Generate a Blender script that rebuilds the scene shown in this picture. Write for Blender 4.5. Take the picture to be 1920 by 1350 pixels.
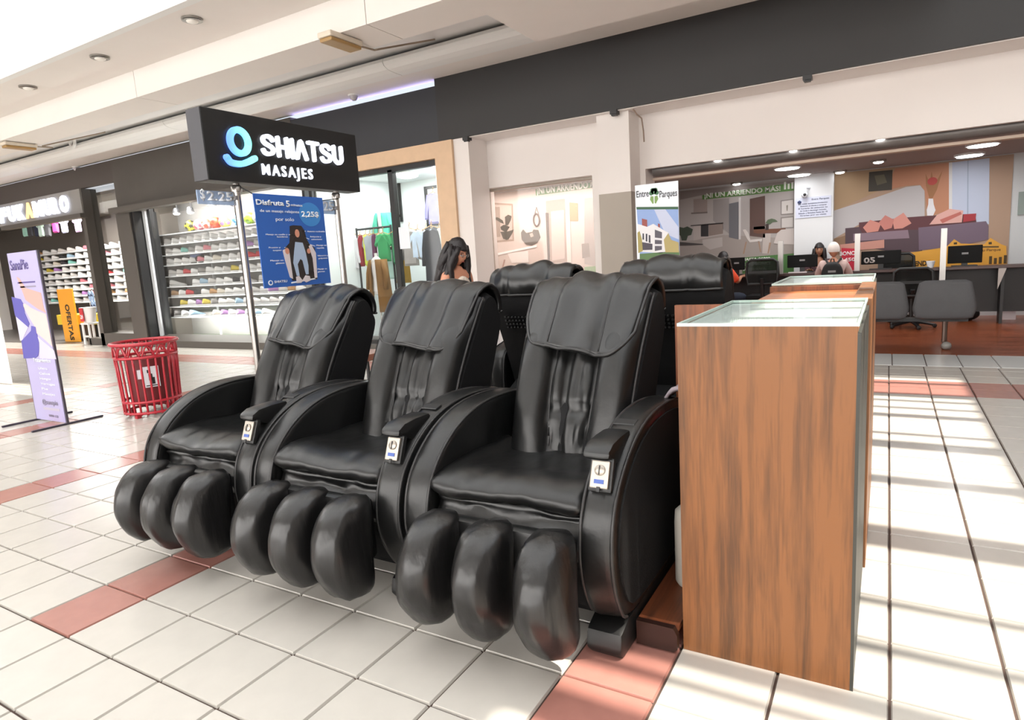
import bpy, bmesh, math, random
from math import sin, cos, pi, sqrt, radians
from mathutils import Vector, Matrix, noise
random.seed(7)
for o in list(bpy.data.objects): bpy.data.objects.remove(o)
SC = bpy.context.scene
COL = SC.collection
T = 0.3            # one floor tile, metres; all coordinates below are in tiles: x along the shop fronts, y towards them, z up
# ---------------------------------------------------------------- camera
R_, U_, B_, C_ = [[0.863764, 0.500171, -0.061154], [-0.025925, 0.165314, 0.9859], [0.503228, -0.85, 0.155759], [9.876115, -2.501906, 4.384122]]
cam_d = bpy.data.cameras.new('camera'); cam = bpy.data.objects.new('camera', cam_d); COL.objects.link(cam)
cam_d.sensor_width = 36; cam_d.lens = 22.4979; cam_d.clip_end = 200
cam.matrix_world = Matrix(((R_[0], U_[0], B_[0], C_[0]*T), (R_[1], U_[1], B_[1], C_[1]*T), (R_[2], U_[2], B_[2], C_[2]*T), (0, 0, 0, 1)))
SC.camera = cam
# ---------------------------------------------------------------- world, sun, skylights, exposure
w = bpy.data.worlds.new('sky'); SC.world = w; w.use_nodes = True
w.node_tree.nodes['Background'].inputs[0].default_value = (.80, .88, 1, 1)
w.node_tree.nodes['Background'].inputs[1].default_value = 1.0
def light(name, kind, loc, energy, color=(1, 1, 1), size=1, size_y=None, rot=(0, 0, 0), **k):
    d = bpy.data.lights.new(name, kind); d.energy = energy; d.color = color
    if kind == 'AREA':
        d.size = size*T
        if size_y: d.shape = 'RECTANGLE'; d.size_y = size_y*T
    elif kind == 'SUN': d.angle = radians(0.55)
    else: d.shadow_soft_size = size*T
    for a, b in k.items(): setattr(d, a, b)
    o = bpy.data.objects.new(name, d); o.location = [c*T for c in loc]; o.rotation_euler = rot; COL.objects.link(o)
    return o
SUN_TILT = math.atan(.5)
light('sun', 'SUN', (40, 0, 60), 7, (1, .93, .82), rot=(0, SUN_TILT, 0))
light('skylight_main', 'AREA', (-6, -1, 21.5), 400, (.95, .975, 1), 60, 20)
light('skylight_left', 'AREA', (-50, 3, 21.5), 260, (1, 1, 1), 24, 14)
light('skylight_right', 'AREA', (9, 14, 21.5), 50, (1, 1, 1), 8, 12)
light('south_fill', 'AREA', (-8, -25.8, 9), 1500, (.94, .97, 1), 76, 17, rot=(pi/2, 0, pi))  # unseen fill behind the camera, added to brighten ceiling and fronts
SC.view_settings.view_transform = 'Standard'; SC.view_settings.look = 'None'
SC.view_settings.exposure = 0.5; SC.view_settings.gamma = 1; SC.view_settings.use_curve_mapping = False
SC.cycles.use_denoising = True
try: SC.cycles.denoiser = 'OPENIMAGEDENOISE'
except Exception: pass
SC.cycles.max_bounces = 8; SC.cycles.diffuse_bounces = 4; SC.cycles.glossy_bounces = 4; SC.cycles.transparent_max_bounces = 12
SC.cycles.sample_clamp_indirect = 6; SC.cycles.caustics_reflective = False; SC.cycles.caustics_refractive = False
# ---------------------------------------------------------------- helpers
class MB:
    def __init__(s): s.v = []; s.f = []
    def add(s, vs, fs):
        n = len(s.v); s.v += [tuple(v) for v in vs]; s.f += [tuple(i+n for i in f) for f in fs]; return s
    def box(s, x0, x1, y0, y1, z0, z1):
        return s.add([(x0,y0,z0),(x1,y0,z0),(x1,y1,z0),(x0,y1,z0),(x0,y0,z1),(x1,y0,z1),(x1,y1,z1),(x0,y1,z1)],
                     [(0,3,2,1),(4,5,6,7),(0,1,5,4),(1,2,6,5),(2,3,7,6),(3,0,4,7)])
    def quad(s, a, b, c, d): return s.add([a, b, c, d], [(0,1,2,3)])
    def prism(s, poly, axis, a, b):
        n = len(poly)
        def P(p, t): return {'x': (t, p[0], p[1]), 'y': (p[0], t, p[1]), 'z': (p[0], p[1], t)}[axis]
        return s.add([P(p, a) for p in poly]+[P(p, b) for p in poly],
                     [tuple(range(n)), tuple(range(2*n-1, n-1, -1))]+[(i, i+n, (i+1) % n+n, (i+1) % n) for i in range(n)])
    def tube(s, pts, r, n=8, closed=False):
        pts = [Vector(p) for p in pts]; m = len(pts); rs = r if isinstance(r, (list, tuple)) else [r]*m
        vs = []; prev = None
        for k, p in enumerate(pts):
            t = (pts[(k+1) % m]-pts[k-1]) if closed else pts[min(k+1, m-1)]-pts[max(k-1, 0)]
            t.normalize()
            if prev is None: a = t.orthogonal().normalized()
            else: a = (prev-t*prev.dot(t)).normalized()
            prev = a; b = t.cross(a)
            vs += [p+(a*cos(2*pi*i/n)+b*sin(2*pi*i/n))*rs[k] for i in range(n)]
        fs = [(k*n+i, k*n+(i+1) % n, ((k+1) % m)*n+(i+1) % n, ((k+1) % m)*n+i) for k in range(m if closed else m-1) for i in range(n)]
        if not closed: fs += [tuple(range(n-1, -1, -1)), tuple((m-1)*n+i for i in range(n))]
        return s.add(vs, fs)
    def lathe(s, prof, n=24, c=(0, 0, 0), sx=1, sy=1):
        m = len(prof)
        vs = [(c[0]+r*cos(2*pi*i/n)*sx, c[1]+r*sin(2*pi*i/n)*sy, c[2]+z) for r, z in prof for i in range(n)]
        fs = [(k*n+i, k*n+(i+1) % n, (k+1)*n+(i+1) % n, (k+1)*n+i) for k in range(m-1) for i in range(n)]
        fs += [tuple(range(n-1, -1, -1)), tuple((m-1)*n+i for i in range(n))]
        return s.add(vs, fs)
    def grid(s, rows, cu=False, cv=False, caps=False):
        nu = len(rows); nv = len(rows[0])
        fs = [(i*nv+j, ((i+1) % nu)*nv+j, ((i+1) % nu)*nv+(j+1) % nv, i*nv+(j+1) % nv) for i in range(nu if cu else nu-1) for j in range(nv if cv else nv-1)]
        if caps: fs += [tuple(range(nv)), tuple((nu-1)*nv+j for j in range(nv-1, -1, -1))]
        return s.add([p for r in rows for p in r], fs)
    def ell(s, c, r, n=14, m=9, M=None):
        rows = []
        for k in range(m+1):
            a = pi*k/m-pi/2; rr = max(cos(a), .02)
            ring = [Vector((r[0]*rr*cos(2*pi*i/n), r[1]*rr*sin(2*pi*i/n), r[2]*sin(a))) for i in range(n)]
            rows.append([tuple((M @ p if M else p)+Vector(c)) for p in ring])
        return s.grid(rows, cv=True, caps=True)
    def move(s, d):
        s.v = [(a+d[0], b+d[1], c+d[2]) for a, b, c in s.v]; return s
    def xf(s, M):
        s.v = [tuple(M @ Vector(v)) for v in s.v]; return s
OFF = {}
def build(name, mb, mat, parent=None, at=None, smooth=False, bevel=0, sub=0, segs=2, flip=False):
    """one mesh object; with a parent the points are in the parent's space (or in the hall's, less the parent's place)"""
    if at is None:
        if parent is not None: at = OFF.get(parent.name, (0, 0, 0))
        else:
            xs, ys, zs = zip(*mb.v); at = ((min(xs)+max(xs))/2, (min(ys)+max(ys))/2, min(zs))
    me = bpy.data.meshes.new(name)
    me.from_pydata([((a-at[0])*T, (b-at[1])*T, (c-at[2])*T) for a, b, c in mb.v], [], mb.f)
    bm = bmesh.new(); bm.from_mesh(me); bmesh.ops.recalc_face_normals(bm, faces=bm.faces)
    if bevel: bmesh.ops.bevel(bm, geom=[e for e in bm.edges if len(e.link_faces) == 2 and e.calc_face_angle(0) > .5], offset=bevel*T, segments=segs, affect='EDGES', profile=.6)
    bm.to_mesh(me); bm.free()
    if smooth:
        me.polygons.foreach_set('use_smooth', [True]*len(me.polygons))
        if smooth is not True:
            try: me.set_sharp_from_angle(angle=radians(smooth))
            except Exception: pass
    for m in (mat if isinstance(mat, (list, tuple)) else [mat]): me.materials.append(m)
    o = bpy.data.objects.new(name, me); COL.objects.link(o)
    if parent is not None: o.parent = parent; OFF[o.name] = OFF.get(parent.name, (0, 0, 0))
    else: o.location = [c*T for c in at]; OFF[o.name] = tuple(at)
    if sub:
        md = o.modifiers.new('sub', 'SUBSURF'); md.levels = sub; md.render_levels = sub
    return o
def tag(o, label, cat, group=None, kind=None):
    o['label'] = label; o['category'] = cat
    if group: o['group'] = group
    if kind: o['kind'] = kind
    return o
def struct(name, mb, mat, parent=None, **k):
    o = build(name, mb, mat, parent, **k)
    if parent is None: o['kind'] = 'structure'
    return o
def empty(name, loc=(0, 0, 0), label=None, cat=None, group=None, local=False, rz=0):
    o = bpy.data.objects.new(name, None); COL.objects.link(o); o.location = [c*T for c in loc]; o.rotation_euler = (0, 0, rz)
    o.empty_display_size = .05
    OFF[o.name] = (0, 0, 0) if local else tuple(loc)
    if label: tag(o, label, cat, group)
    return o
def dup(o, loc=None, rz=None, label=None, parent=None, group=None):
    c = o.copy(); COL.objects.link(c); OFF[c.name] = OFF.get(o.name, (0, 0, 0))
    if loc is not None: c.location = [v*T for v in loc]
    if rz is not None: c.rotation_euler = (0, 0, rz)
    if label: c['label'] = label
    if group: c['group'] = group
    if parent is not None: c.parent = parent
    for ch in o.children: dup(ch, parent=c)
    return c
# ---------------------------------------------------------------- materials
def lin(c):
    c = c/255; return c/12.92 if c <= .04045 else ((c+.055)/1.055)**2.4
def rgb(h):
    if isinstance(h, str): h = (int(h[0:2], 16), int(h[2:4], 16), int(h[4:6], 16))
    return tuple(lin(c) for c in h)+(1,)
MATS = {}
def M(name, col, rough=.5, metal=0, spec=.5, bump=0, bscale=40, var=0, vscale=6, emit=0, stretch=(1, 1, 1), coat=0, objvar=0):
    if name in MATS: return MATS[name]
    m = bpy.data.materials.new(name); m.use_nodes = True; MATS[name] = m
    nt = m.node_tree; N = nt.nodes; L = nt.links; b = N['Principled BSDF']
    c = rgb(col); b.inputs['Base Color'].default_value = c; b.inputs['Roughness'].default_value = rough
    b.inputs['Metallic'].default_value = metal; b.inputs['Specular IOR Level'].default_value = spec
    if coat: b.inputs['Coat Weight'].default_value = coat; b.inputs['Coat Roughness'].default_value = .1
    if emit:
        b.inputs['Emission Color'].default_value = c; b.inputs['Emission Strength'].default_value = emit
    if var or bump or objvar:
        tc = N.new('ShaderNodeTexCoord'); mp = N.new('ShaderNodeMapping'); mp.inputs['Scale'].default_value = stretch
        L.new(tc.outputs['Object'], mp.inputs[0])
    src = None
    if var:
        n = N.new('ShaderNodeTexNoise'); n.inputs['Scale'].default_value = vscale; n.inputs['Detail'].default_value = 5
        L.new(mp.outputs[0], n.inputs[0])
        r = N.new('ShaderNodeMapRange'); r.inputs[1].default_value = .3; r.inputs[2].default_value = .7
        r.inputs[3].default_value = 1-var; r.inputs[4].default_value = 1+var
        L.new(n.outputs[0], r.inputs[0]); src = r.outputs[0]
    if objvar:
        oi = N.new('ShaderNodeObjectInfo'); r2 = N.new('ShaderNodeMapRange'); r2.inputs[3].default_value = 1-objvar; r2.inputs[4].default_value = 1+objvar
        L.new(oi.outputs['Random'], r2.inputs[0])
        if src is None: src = r2.outputs[0]
        else:
            mm = N.new('ShaderNodeMath'); mm.operation = 'MULTIPLY'; L.new(src, mm.inputs[0]); L.new(r2.outputs[0], mm.inputs[1]); src = mm.outputs[0]
    if src is not None:
        mx = N.new('ShaderNodeVectorMath'); mx.operation = 'SCALE'; mx.inputs[0].default_value = c[:3]
        L.new(src, mx.inputs['Scale']); L.new(mx.outputs[0], b.inputs['Base Color'])
    if bump:
        n2 = N.new('ShaderNodeTexNoise'); n2.inputs['Scale'].default_value = bscale; n2.inputs['Detail'].default_value = 4
        L.new(mp.outputs[0], n2.inputs[0]); bp = N.new('ShaderNodeBump'); bp.inputs['Strength'].default_value = bump; bp.inputs['Distance'].default_value = .01
        L.new(n2.outputs[0], bp.inputs['Height']); L.new(bp.outputs[0], b.inputs['Normal'])
    return m
def glass(name, tint=(1, 1, 1), refl=.10, haze=0.0, hcol=(.8, .85, .85)):
    m = bpy.data.materials.new(name); m.use_nodes = True; nt = m.node_tree; N = nt.nodes; L = nt.links
    N.clear(); out = N.new('ShaderNodeOutputMaterial'); t = N.new('ShaderNodeBsdfTransparent'); t.inputs[0].default_value = tint+(1,)
    g = N.new('ShaderNodeBsdfGlossy'); g.inputs['Roughness'].default_value = .03; mx = N.new('ShaderNodeMixShader')
    lw = N.new('ShaderNodeLayerWeight'); lw.inputs[0].default_value = .25
    mr = N.new('ShaderNodeMapRange'); mr.inputs[3].default_value = refl*.5; mr.inputs[4].default_value = min(1, refl*4)
    L.new(lw.outputs['Fresnel'], mr.inputs[0]); L.new(mr.outputs[0], mx.inputs[0]); L.new(t.outputs[0], mx.inputs[1]); L.new(g.outputs[0], mx.inputs[2])
    s = mx
    if haze:
        d = N.new('ShaderNodeBsdfDiffuse'); d.inputs[0].default_value = hcol+(1,); m2 = N.new('ShaderNodeMixShader'); m2.inputs[0].default_value = haze
        L.new(mx.outputs[0], m2.inputs[1]); L.new(d.outputs[0], m2.inputs[2]); s = m2
    L.new(s.outputs[0], out.inputs[0]); return m
def wood(name, a, b, rough=.4, sc=1.0, axis='z'):
    m = bpy.data.materials.new(name); m.use_nodes = True; nt = m.node_tree; N = nt.nodes; L = nt.links; P = N['Principled BSDF']
    tc = N.new('ShaderNodeTexCoord'); mp = N.new('ShaderNodeMapping')
    s = {'z': (1, 1, .06), 'x': (.06, 1, 1), 'y': (1, .06, 1)}[axis]; mp.inputs['Scale'].default_value = [v*sc for v in s]
    L.new(tc.outputs['Object'], mp.inputs[0])
    n1 = N.new('ShaderNodeTexNoise'); n1.inputs['Scale'].default_value = 22; n1.inputs['Detail'].default_value = 8; n1.inputs['Distortion'].default_value = .6
    n2 = N.new('ShaderNodeTexNoise'); n2.inputs['Scale'].default_value = 150; n2.inputs['Detail'].default_value = 4
    n3 = N.new('ShaderNodeTexNoise'); n3.inputs['Scale'].default_value = 5; n3.inputs['Detail'].default_value = 3
    for n in (n1, n2): L.new(mp.outputs[0], n.inputs[0])
    mp2 = N.new('ShaderNodeMapping'); mp2.inputs['Scale'].default_value = [1 if v == sc else .35 for v in [q*1 for q in mp.inputs['Scale'].default_value]]
    L.new(tc.outputs['Object'], mp2.inputs[0]); L.new(mp2.outputs[0], n3.inputs[0])
    ad = N.new('ShaderNodeMath'); ad.operation = 'MULTIPLY_ADD'; ad.inputs[1].default_value = .35; L.new(n2.outputs[0], ad.inputs[0]); L.new(n1.outputs[0], ad.inputs[2])
    ad2 = N.new('ShaderNodeMath'); ad2.operation = 'MULTIPLY_ADD'; ad2.inputs[1].default_value = .5; L.new(n3.outputs[0], ad2.inputs[0]); L.new(ad.outputs[0], ad2.inputs[2])
    cr = N.new('ShaderNodeValToRGB'); cr.color_ramp.elements[0].position = .72; cr.color_ramp.elements[1].position = 1.12
    cr.color_ramp.elements[0].color = rgb(b); cr.color_ramp.elements[1].color = rgb(a)
    sc_ = N.new('ShaderNodeMath'); sc_.operation = 'MULTIPLY'; sc_.inputs[1].default_value = 1.0
    L.new(ad2.outputs[0], cr.inputs[0]); L.new(cr.outputs[0], P.inputs['Base Color'])
    P.inputs['Roughness'].default_value = rough
    bp = N.new('ShaderNodeBump'); bp.inputs['Strength'].default_value = .12; bp.inputs['Distance'].default_value = .004; L.new(ad.outputs[0], bp.inputs['Height']); L.new(bp.outputs[0], P.inputs['Normal'])
    return m
def text(name, s, mat, parent, o, ux, uz, height, width=None, depth=.01, bold=0.0, label=None, slant=0, track=1.0):
    """lettering laid on a surface: o = lower left corner, ux along the line, uz up, in tiles"""
    cu = bpy.data.curves.new(name, 'FONT'); cu.body = s; cu.size = 1; cu.offset = bold; cu.resolution_u = 3; cu.space_character = track
    tmp = bpy.data.objects.new(name, cu); COL.objects.link(tmp)
    me = bpy.data.meshes.new_from_object(tmp); bpy.data.objects.remove(tmp); bpy.data.curves.remove(cu)
    vs = [v.co.copy() for v in me.vertices]
    if not vs: return None
    x0 = min(v.x for v in vs); x1 = max(v.x for v in vs); hh = .73
    kx = (width/(x1-x0)) if width else height/hh
    ux = Vector(ux).normalized(); uz = Vector(uz).normalized(); nn = ux.cross(uz); o = Vector(o)
    bm = bmesh.new(); bm.from_mesh(me)
    if depth:
        r = bmesh.ops.extrude_face_region(bm, geom=list(bm.faces))
        for e in r['geom']:
            if isinstance(e, bmesh.types.BMVert): e.co.z += 1
    for v in bm.verts:
        p = o+ux*((v.co.x-x0)*kx+slant*v.co.y*height/hh)+uz*(v.co.y*height/hh)+nn*(v.co.z*depth)
        off = OFF.get(parent.name, (0, 0, 0)) if parent else (0, 0, 0)
        v.co = (p-Vector(off))*T
    bmesh.ops.recalc_face_normals(bm, faces=bm.faces)
    bm.to_mesh(me); bm.free(); me.name = name; me.materials.clear(); me.materials.append(mat)
    ob = bpy.data.objects.new(name, me); COL.objects.link(ob)
    if parent is not None: ob.parent = parent; OFF[ob.name] = OFF.get(parent.name, (0, 0, 0))
    if label: ob['label'] = label
    return ob
def stroke(mb, path, wd, y0, y1, seg=8):
    """a rounded ribbon stroke in the x-z plane between depths y0 and y1"""
    pts = [Vector((p[0], p[1])) for p in path]; n = len(pts); L_ = []; R2 = []
    for k, p in enumerate(pts):
        t = (pts[min(k+1, n-1)]-pts[max(k-1, 0)]).normalized(); q = Vector((-t.y, t.x))*wd/2
        L_.append(p+q); R2.append(p-q)
    def cap(c, t, sgn):
        a0 = math.atan2(t.y, t.x)+(pi/2 if sgn else -pi/2)
        return [c+Vector((cos(a0+(-pi*i/seg if sgn else pi*i/seg)), sin(a0+(-pi*i/seg if sgn else pi*i/seg))))*wd/2 for i in range(1, seg)]
    te = (pts[-1]-pts[-2]).normalized(); ts = (pts[0]-pts[1]).normalized()
    m = len(L_)
    vs = [(p.x, y, p.y) for y in (y0, y1) for p in L_+R2]
    fs = []
    for k in range(m-1):
        fs += [(k, k+1, m+k+1, m+k), (2*m+k, 3*m+k, 3*m+k+1, 2*m+k+1), (k, 2*m+k, 2*m+k+1, k+1), (m+k, m+k+1, 3*m+k+1, 3*m+k)]
    mb.add(vs, fs)
    for c in (pts[0], pts[-1]):
        mb.prism([(c.x+cos(2*pi*i/14)*wd/2, c.y+sin(2*pi*i/14)*wd/2) for i in range(14)], 'y', y0, y1)
def smooth_path(pts, n=40, closed=False):
    P = [Vector(p) for p in pts]; m = len(P); out = []
    cnt = m if closed else m-1
    per = max(2, n//cnt)
    for k in range(cnt):
        p0 = P[(k-1) % m] if closed or k > 0 else P[0]*2-P[1]
        p1 = P[k]; p2 = P[(k+1) % m]; p3 = P[(k+2) % m] if closed or k+2 < m else P[-1]*2-P[-2]
        for i in range(per):
            t = i/per
            out.append(.5*((2*p1)+(-p0+p2)*t+(2*p0-5*p1+4*p2-p3)*t*t+(-p0+3*p1-3*p2+p3)*t**3))
    if not closed: out.append(P[-1])
    return out

# ---------------------------------------------------------------- hall: floor
m_tile = M('tile_cream', 'C4BFB7', rough=.22, spec=.5, var=.03, vscale=9, objvar=.025)
m_red = M('tile_red', 'A9766B', rough=.25, var=.05, vscale=12, objvar=.04)
m_white_tile = M('tile_white', 'DADCDA', rough=.2)
m_grout = M('grout', '4A3A33', rough=.9)
m_wall = M('paint_white', 'E8E1DC', rough=.7, var=.012, vscale=2)
m_ceil = M('paint_ceiling', 'EDE7E1', rough=.8, var=.012, vscale=2)
m_ceil_w = M('paint_bright', 'EFEFEC', rough=.8)
m_greige = M('paint_greige', 'ABA296', rough=.7, var=.02, vscale=3)
m_dark = M('metal_anthracite', '55504B', rough=.5)
m_black = M('metal_black', '1C1C1D', rough=.45)
m_fascia = M('fascia_black', '282727', rough=.55, var=.06, vscale=1.5)
m_peach = M('laminate_peach', 'D9B896', rough=.5, var=.04, vscale=8)
fl = struct('floor', MB().box(-75, 45, -26, 22.62, -1, -.03), m_grout)
def tile_mb(i, j, i2=None, j2=None, g=.012, b=.012, z=0):
    x0, x1, y0, y1 = i+g, (i2 if i2 is not None else i+1)-g, j+g, (j2 if j2 is not None else j+1)-g
    return [(x0, y0, z-.03), (x1, y0, z-.03), (x1, y1, z-.03), (x0, y1, z-.03), (x0+b, y0+b, z), (x1-b, y0+b, z), (x1-b, y1-b, z), (x0+b, y1-b, z)], \
           [(4,5,6,7), (0,1,5,4), (1,2,6,5), (2,3,7,6), (3,0,4,7)]
def is_red(i, j): return j in (18, 19) or (i in (-14, -7, 0, 7) and 1 <= j < 18) or (i == -20 and 1 <= j < 13)
def to_px(p):
    d = Vector(p)-Vector(C_); z = -d.dot(Vector(B_))
    if z < .3: return None
    k = cam_d.lens/36*1920/z
    return 960+k*d.dot(Vector(R_)), 675-k*d.dot(Vector(U_)), z
cand = []
for i in range(-64, 24):
    for j in range(-8, 22):
        q = to_px((i+.5, j+.5, 0))
        vis = q is not None and -60 < q[0] < 1980 and 560 < q[1] < 1420
        a = 0
        if q is not None:
            e1, e2, e3 = to_px((i, j, 0)), to_px((i+1, j, 0)), to_px((i, j+1, 0))
            if e1 and e2 and e3: a = abs((e2[0]-e1[0])*(e3[1]-e1[1])-(e2[1]-e1[1])*(e3[0]-e1[0]))
            else: a = 1e6
        hid = 8.1 < i+.5 < 9.6 and 4 < j+.5 < 12.7
        cand.append((0 if (not vis or hid) else a, i, j))
cand.sort(reverse=True)
tv, tf = tile_mb(-.5, -.5)
def tile_mesh(nm, mt):
    me = bpy.data.meshes.new(nm); me.from_pydata([tuple(c*T for c in v) for v in tv], [], tf); me.materials.append(mt); return me
me_c = tile_mesh('tile', m_tile); me_r = tile_mesh('tile_red', m_red)
rest_c, rest_r = MB(), MB()
for k, (a, i, j) in enumerate(cand):
    if k < 290:
        o = bpy.data.objects.new('tile', me_r if is_red(i, j) else me_c); COL.objects.link(o); o.parent = fl
        o.location = [(c-d)*T for c, d in zip((i+.5, j+.5, 0), OFF[fl.name])]
        if is_red(i, j): o['label'] = 'terracotta red tile'
    else: (rest_r if is_red(i, j) else rest_c).add(*tile_mb(i, j))
for mb, mt, nm in ((rest_c, m_tile, 'cream_tiles'), (rest_r, m_red, 'red_tiles')):
    o = build(nm, mb, mt, fl); o['kind'] = 'stuff'
# row of short tiles before the office and the white threshold
thr = struct('trim_1', MB().box(1.2, 45, 22.62, 25.1, -1, -.03), m_grout)
tr = MB()
for i in range(-64, 24): tr.add(*tile_mb(i, 22, j2=22.6))
build('tile_row', tr, m_tile, fl)['kind'] = 'stuff'
for i in range(2, 15):
    vs, fs = tile_mb(i+.1, 22.66, i+1.1, 25.1)
    build('tile', MB().add(vs, fs), m_white_tile, thr)
# ---------------------------------------------------------------- hall: roof, soffits, cornice
PATCH = [(-8, -6.6), (-6.2, -5), (-4.2, -3.4), (-3.1, -1.9), (-1.6, -.7), (-.3, .25), (.55, 1.3), (1.45, 2.3), (2.75, 3.33), (3.43, 3.67), (3.92, 4.77), (4.9, 5.81), (5.91, 7.52), (8.25, 10.31), (10.67, 12.6),
         (13.09, 13.68), (13.78, 15.31), (15.59, 16.26), (16.34, 17.1), (17.18, 17.66), (18.08, 19.5), (19.6, 20.42), (20.5, 20.69)]
roof = struct('ceiling', MB().box(-90, 60, 20.8, 60, 22, 22.3).box(-90, 60, -30, -8, 22, 22.3).box(23, 60, -8, 20.8, 22, 22.3).box(-7, 17.7, -8, 20.8, 22, 22.3)
              .box(-90, -7, 11.35, 20.8, 22, 22.3).box(-90, -7, -8, 9.9, 22, 22.3).box(-90, -22, 9.9, 11.35, 22, 22.3), m_ceil_w)
prev = -8
for a, b in PATCH+[(20.8, 20.8)]:
    if a-prev > .03: struct('trim_2', MB().box(17.6, 23.1, prev-.06, a+.06, 21.9, 22.25), m_ceil_w)
    prev = b
for k in range(4): struct('trim_2', MB().box(-22.1, -6.9, 10.15+k*.33, 10.23+k*.33, 21.9, 22.25), m_ceil_w)
XE = 11.0
struct('ceiling_bulkhead', MB().box(-75, XE, 11.4, 11.7, 13.05, 22), m_ceil_w)
struct('ceiling_end', MB().box(XE, XE+.3, 11.8, 22.3, 12, 22), m_wall)
so1 = struct('ceiling_soffit', MB().box(-75, XE, 11.7, 14.2, 13.05, 13.4), m_ceil)
beam = struct('ceiling_beam', MB().box(-75, XE, 14.32, 15.95, 12.12, 13.4), m_ceil)
# the beam is clad in long panels, their joints open
def panels(name, parent, x0s, fn, mat):
    for a, b in zip(x0s[:-1], x0s[1:]): build(name, fn(a+.015, b-.015), mat, parent)
bx = [-75, -55, -36, -17.4, -4.6, XE]
panels('panel', beam, bx, lambda a, b: MB().prism([(14.2, 13.05), (14.2, 12.0), (16.0, 12.0), (16.0, 12.1), (14.3, 12.1), (14.3, 13.05)], 'x', a, b), m_ceil)
struct('ceiling_recess', MB().box(-75, XE, 15.95, 22.5, 13.14, 13.4), M('paint_recess', 'E6E5E4', rough=.8))
cove_prof = [(20.15, 13.08), (19.85, 13.06), (19.66, 12.98), (19.6, 12.84), (19.68, 12.7), (19.9, 12.6), (20.3, 12.56), (20.85, 12.55), (20.85, 12.62), (20.4, 12.68), (20.2, 12.8), (20.2, 13.08)]
cove = struct('trim_3', MB().box(-75, XE, 20.3, 20.45, 12.7, 13.05), m_ceil)
panels('panel', cove, [-75, -58, -41, -24.2, -8.6, -1.7, XE], lambda a, b: MB().prism(cove_prof, 'x', a, b), m_ceil_w)
struct('ceiling_shopfront', MB().box(-75, XE, 20.8, 22.6, 12.56, 12.7), m_ceil)
struct('ceiling_drop', MB().prism([(13.6, 12.9), (13.6, 11.96), (19.2, 11.96), (19.6, 12.1), (20.2, 12.42), (20.8, 12.53), (20.8, 12.9)], 'x', -1.15, XE), m_ceil)
struct('wall_south', MB().box(-75, 45, -26.3, -26, 0, 22), m_ceil)
struct('wall_west', MB().box(-75.3, -75, -26, 62, 0, 22), m_ceil)
struct('wall_east', MB().box(45, 45.3, -26, 62, 0, 22), m_ceil)
# ---------------------------------------------------------------- shop fronts
m_grey_sign = M('metal_grey', '8E8B88', rough=.5)
struct('trim_4', MB().box(-75, -34.6, 22.3, 22.6, 11.05, 12.42), M('fascia_brown', '4A4340', rough=.6))
struct('trim_5', MB().box(-34.6, -17.4, 22.3, 23.2, 9.2, 12.42), M('fascia_taupe', '4E4945', rough=.6, var=.08, vscale=2))
struct('trim_6', MB().box(-34.75, -17.4, 21.75, 22.35, 8.95, 9.3), m_dark)
struct('trim_7', MB().box(-17.4, -7.95, 22.32, 23.6, 9.85, 12.28), M('fascia_navy', '2C2E33', rough=.55, var=.05, vscale=2))
struct('trim_8', MB().box(-7.93, 45, 22.25, 23.9, 9.87, 12.8), m_fascia)
struct('wall_north', MB().box(-8.0, 45, 23.9, 24.3, 12.8, 22), m_wall)
lv = M('led_lavender', 'B9B4FF', emit=7)
tag(build('led_strip', MB().box(-19.2, -7.95, 22.5, 22.62, 12.285, 12.305), lv), 'lavender glowing light strip along the top of the dark fascia', 'light strip')
# office front: white wall with one shop window and one wide opening
YW = 23.9
WIN = [(-6.9,7.78),(-0.904,7.67)]
OPN = [(1.17,7.67),(13.46,7.72)]
wx0, wx1, wz1 = WIN[0][0], -1.2, (WIN[0][1]+WIN[1][1])/2
ox0, oz1 = OPN[0][0], (OPN[0][1]+OPN[1][1])/2
struct('wall_front', MB().box(-8.0, wx0, YW, 25.1, 0, 9.9).box(wx0, wx1, YW, 25.1, wz1, 9.9).box(wx0, wx1, YW, 25.1, 0, 1.1).box(wx1, ox0, YW, 25.1, 0, 9.9).box(ox0, 45, YW, 24.15, oz1, 9.9), m_wall)
struct('ceiling_front', MB().box(-7.93, 45, 22.4, 23.9, 9.84, 9.9), m_wall)
PIL = [(-7.3,8.97),(-6.41,8.86)]
struct('wall_pilaster', MB().box(PIL[0][0], PIL[1][0], 22.35, 23.9, 0, 9.86), m_wall)
CLM = [(-0.411,8.13),(0.944,7.96),(-0.446,6.76),(0.926,6.79)]
pc = struct('wall_column', MB().box(CLM[0][0], CLM[1][0], 22.7, 23.9, CLM[2][1], 9.84), m_wall)
build('lower_paint', MB().box(CLM[0][0]-.01, CLM[1][0]+.01, 22.69, 23.9, 0, CLM[2][1]), m_greige, pc)
m_glass = glass('window_glass', (.97, .98, .98), .05)
m_glass_haze = glass('window_glass_haze', (.95, .92, .9), .05, .06, (.85, .78, .74))  # tint and diffuse mix paint the bright reflected wash into this pane
g = struct('window_1', MB().box(wx0, wx1, 24.45, 24.5, 1.1, wz1), m_glass_haze)
build('window_frame', MB().box(wx0, wx0+.12, 24.3, 24.6, 1.1, wz1).box(wx0, wx1, 24.3, 24.6, wz1-.1, wz1).box(wx0, wx1, 24.3, 24.6, 1.1, 1.2), m_greige, g)
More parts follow.
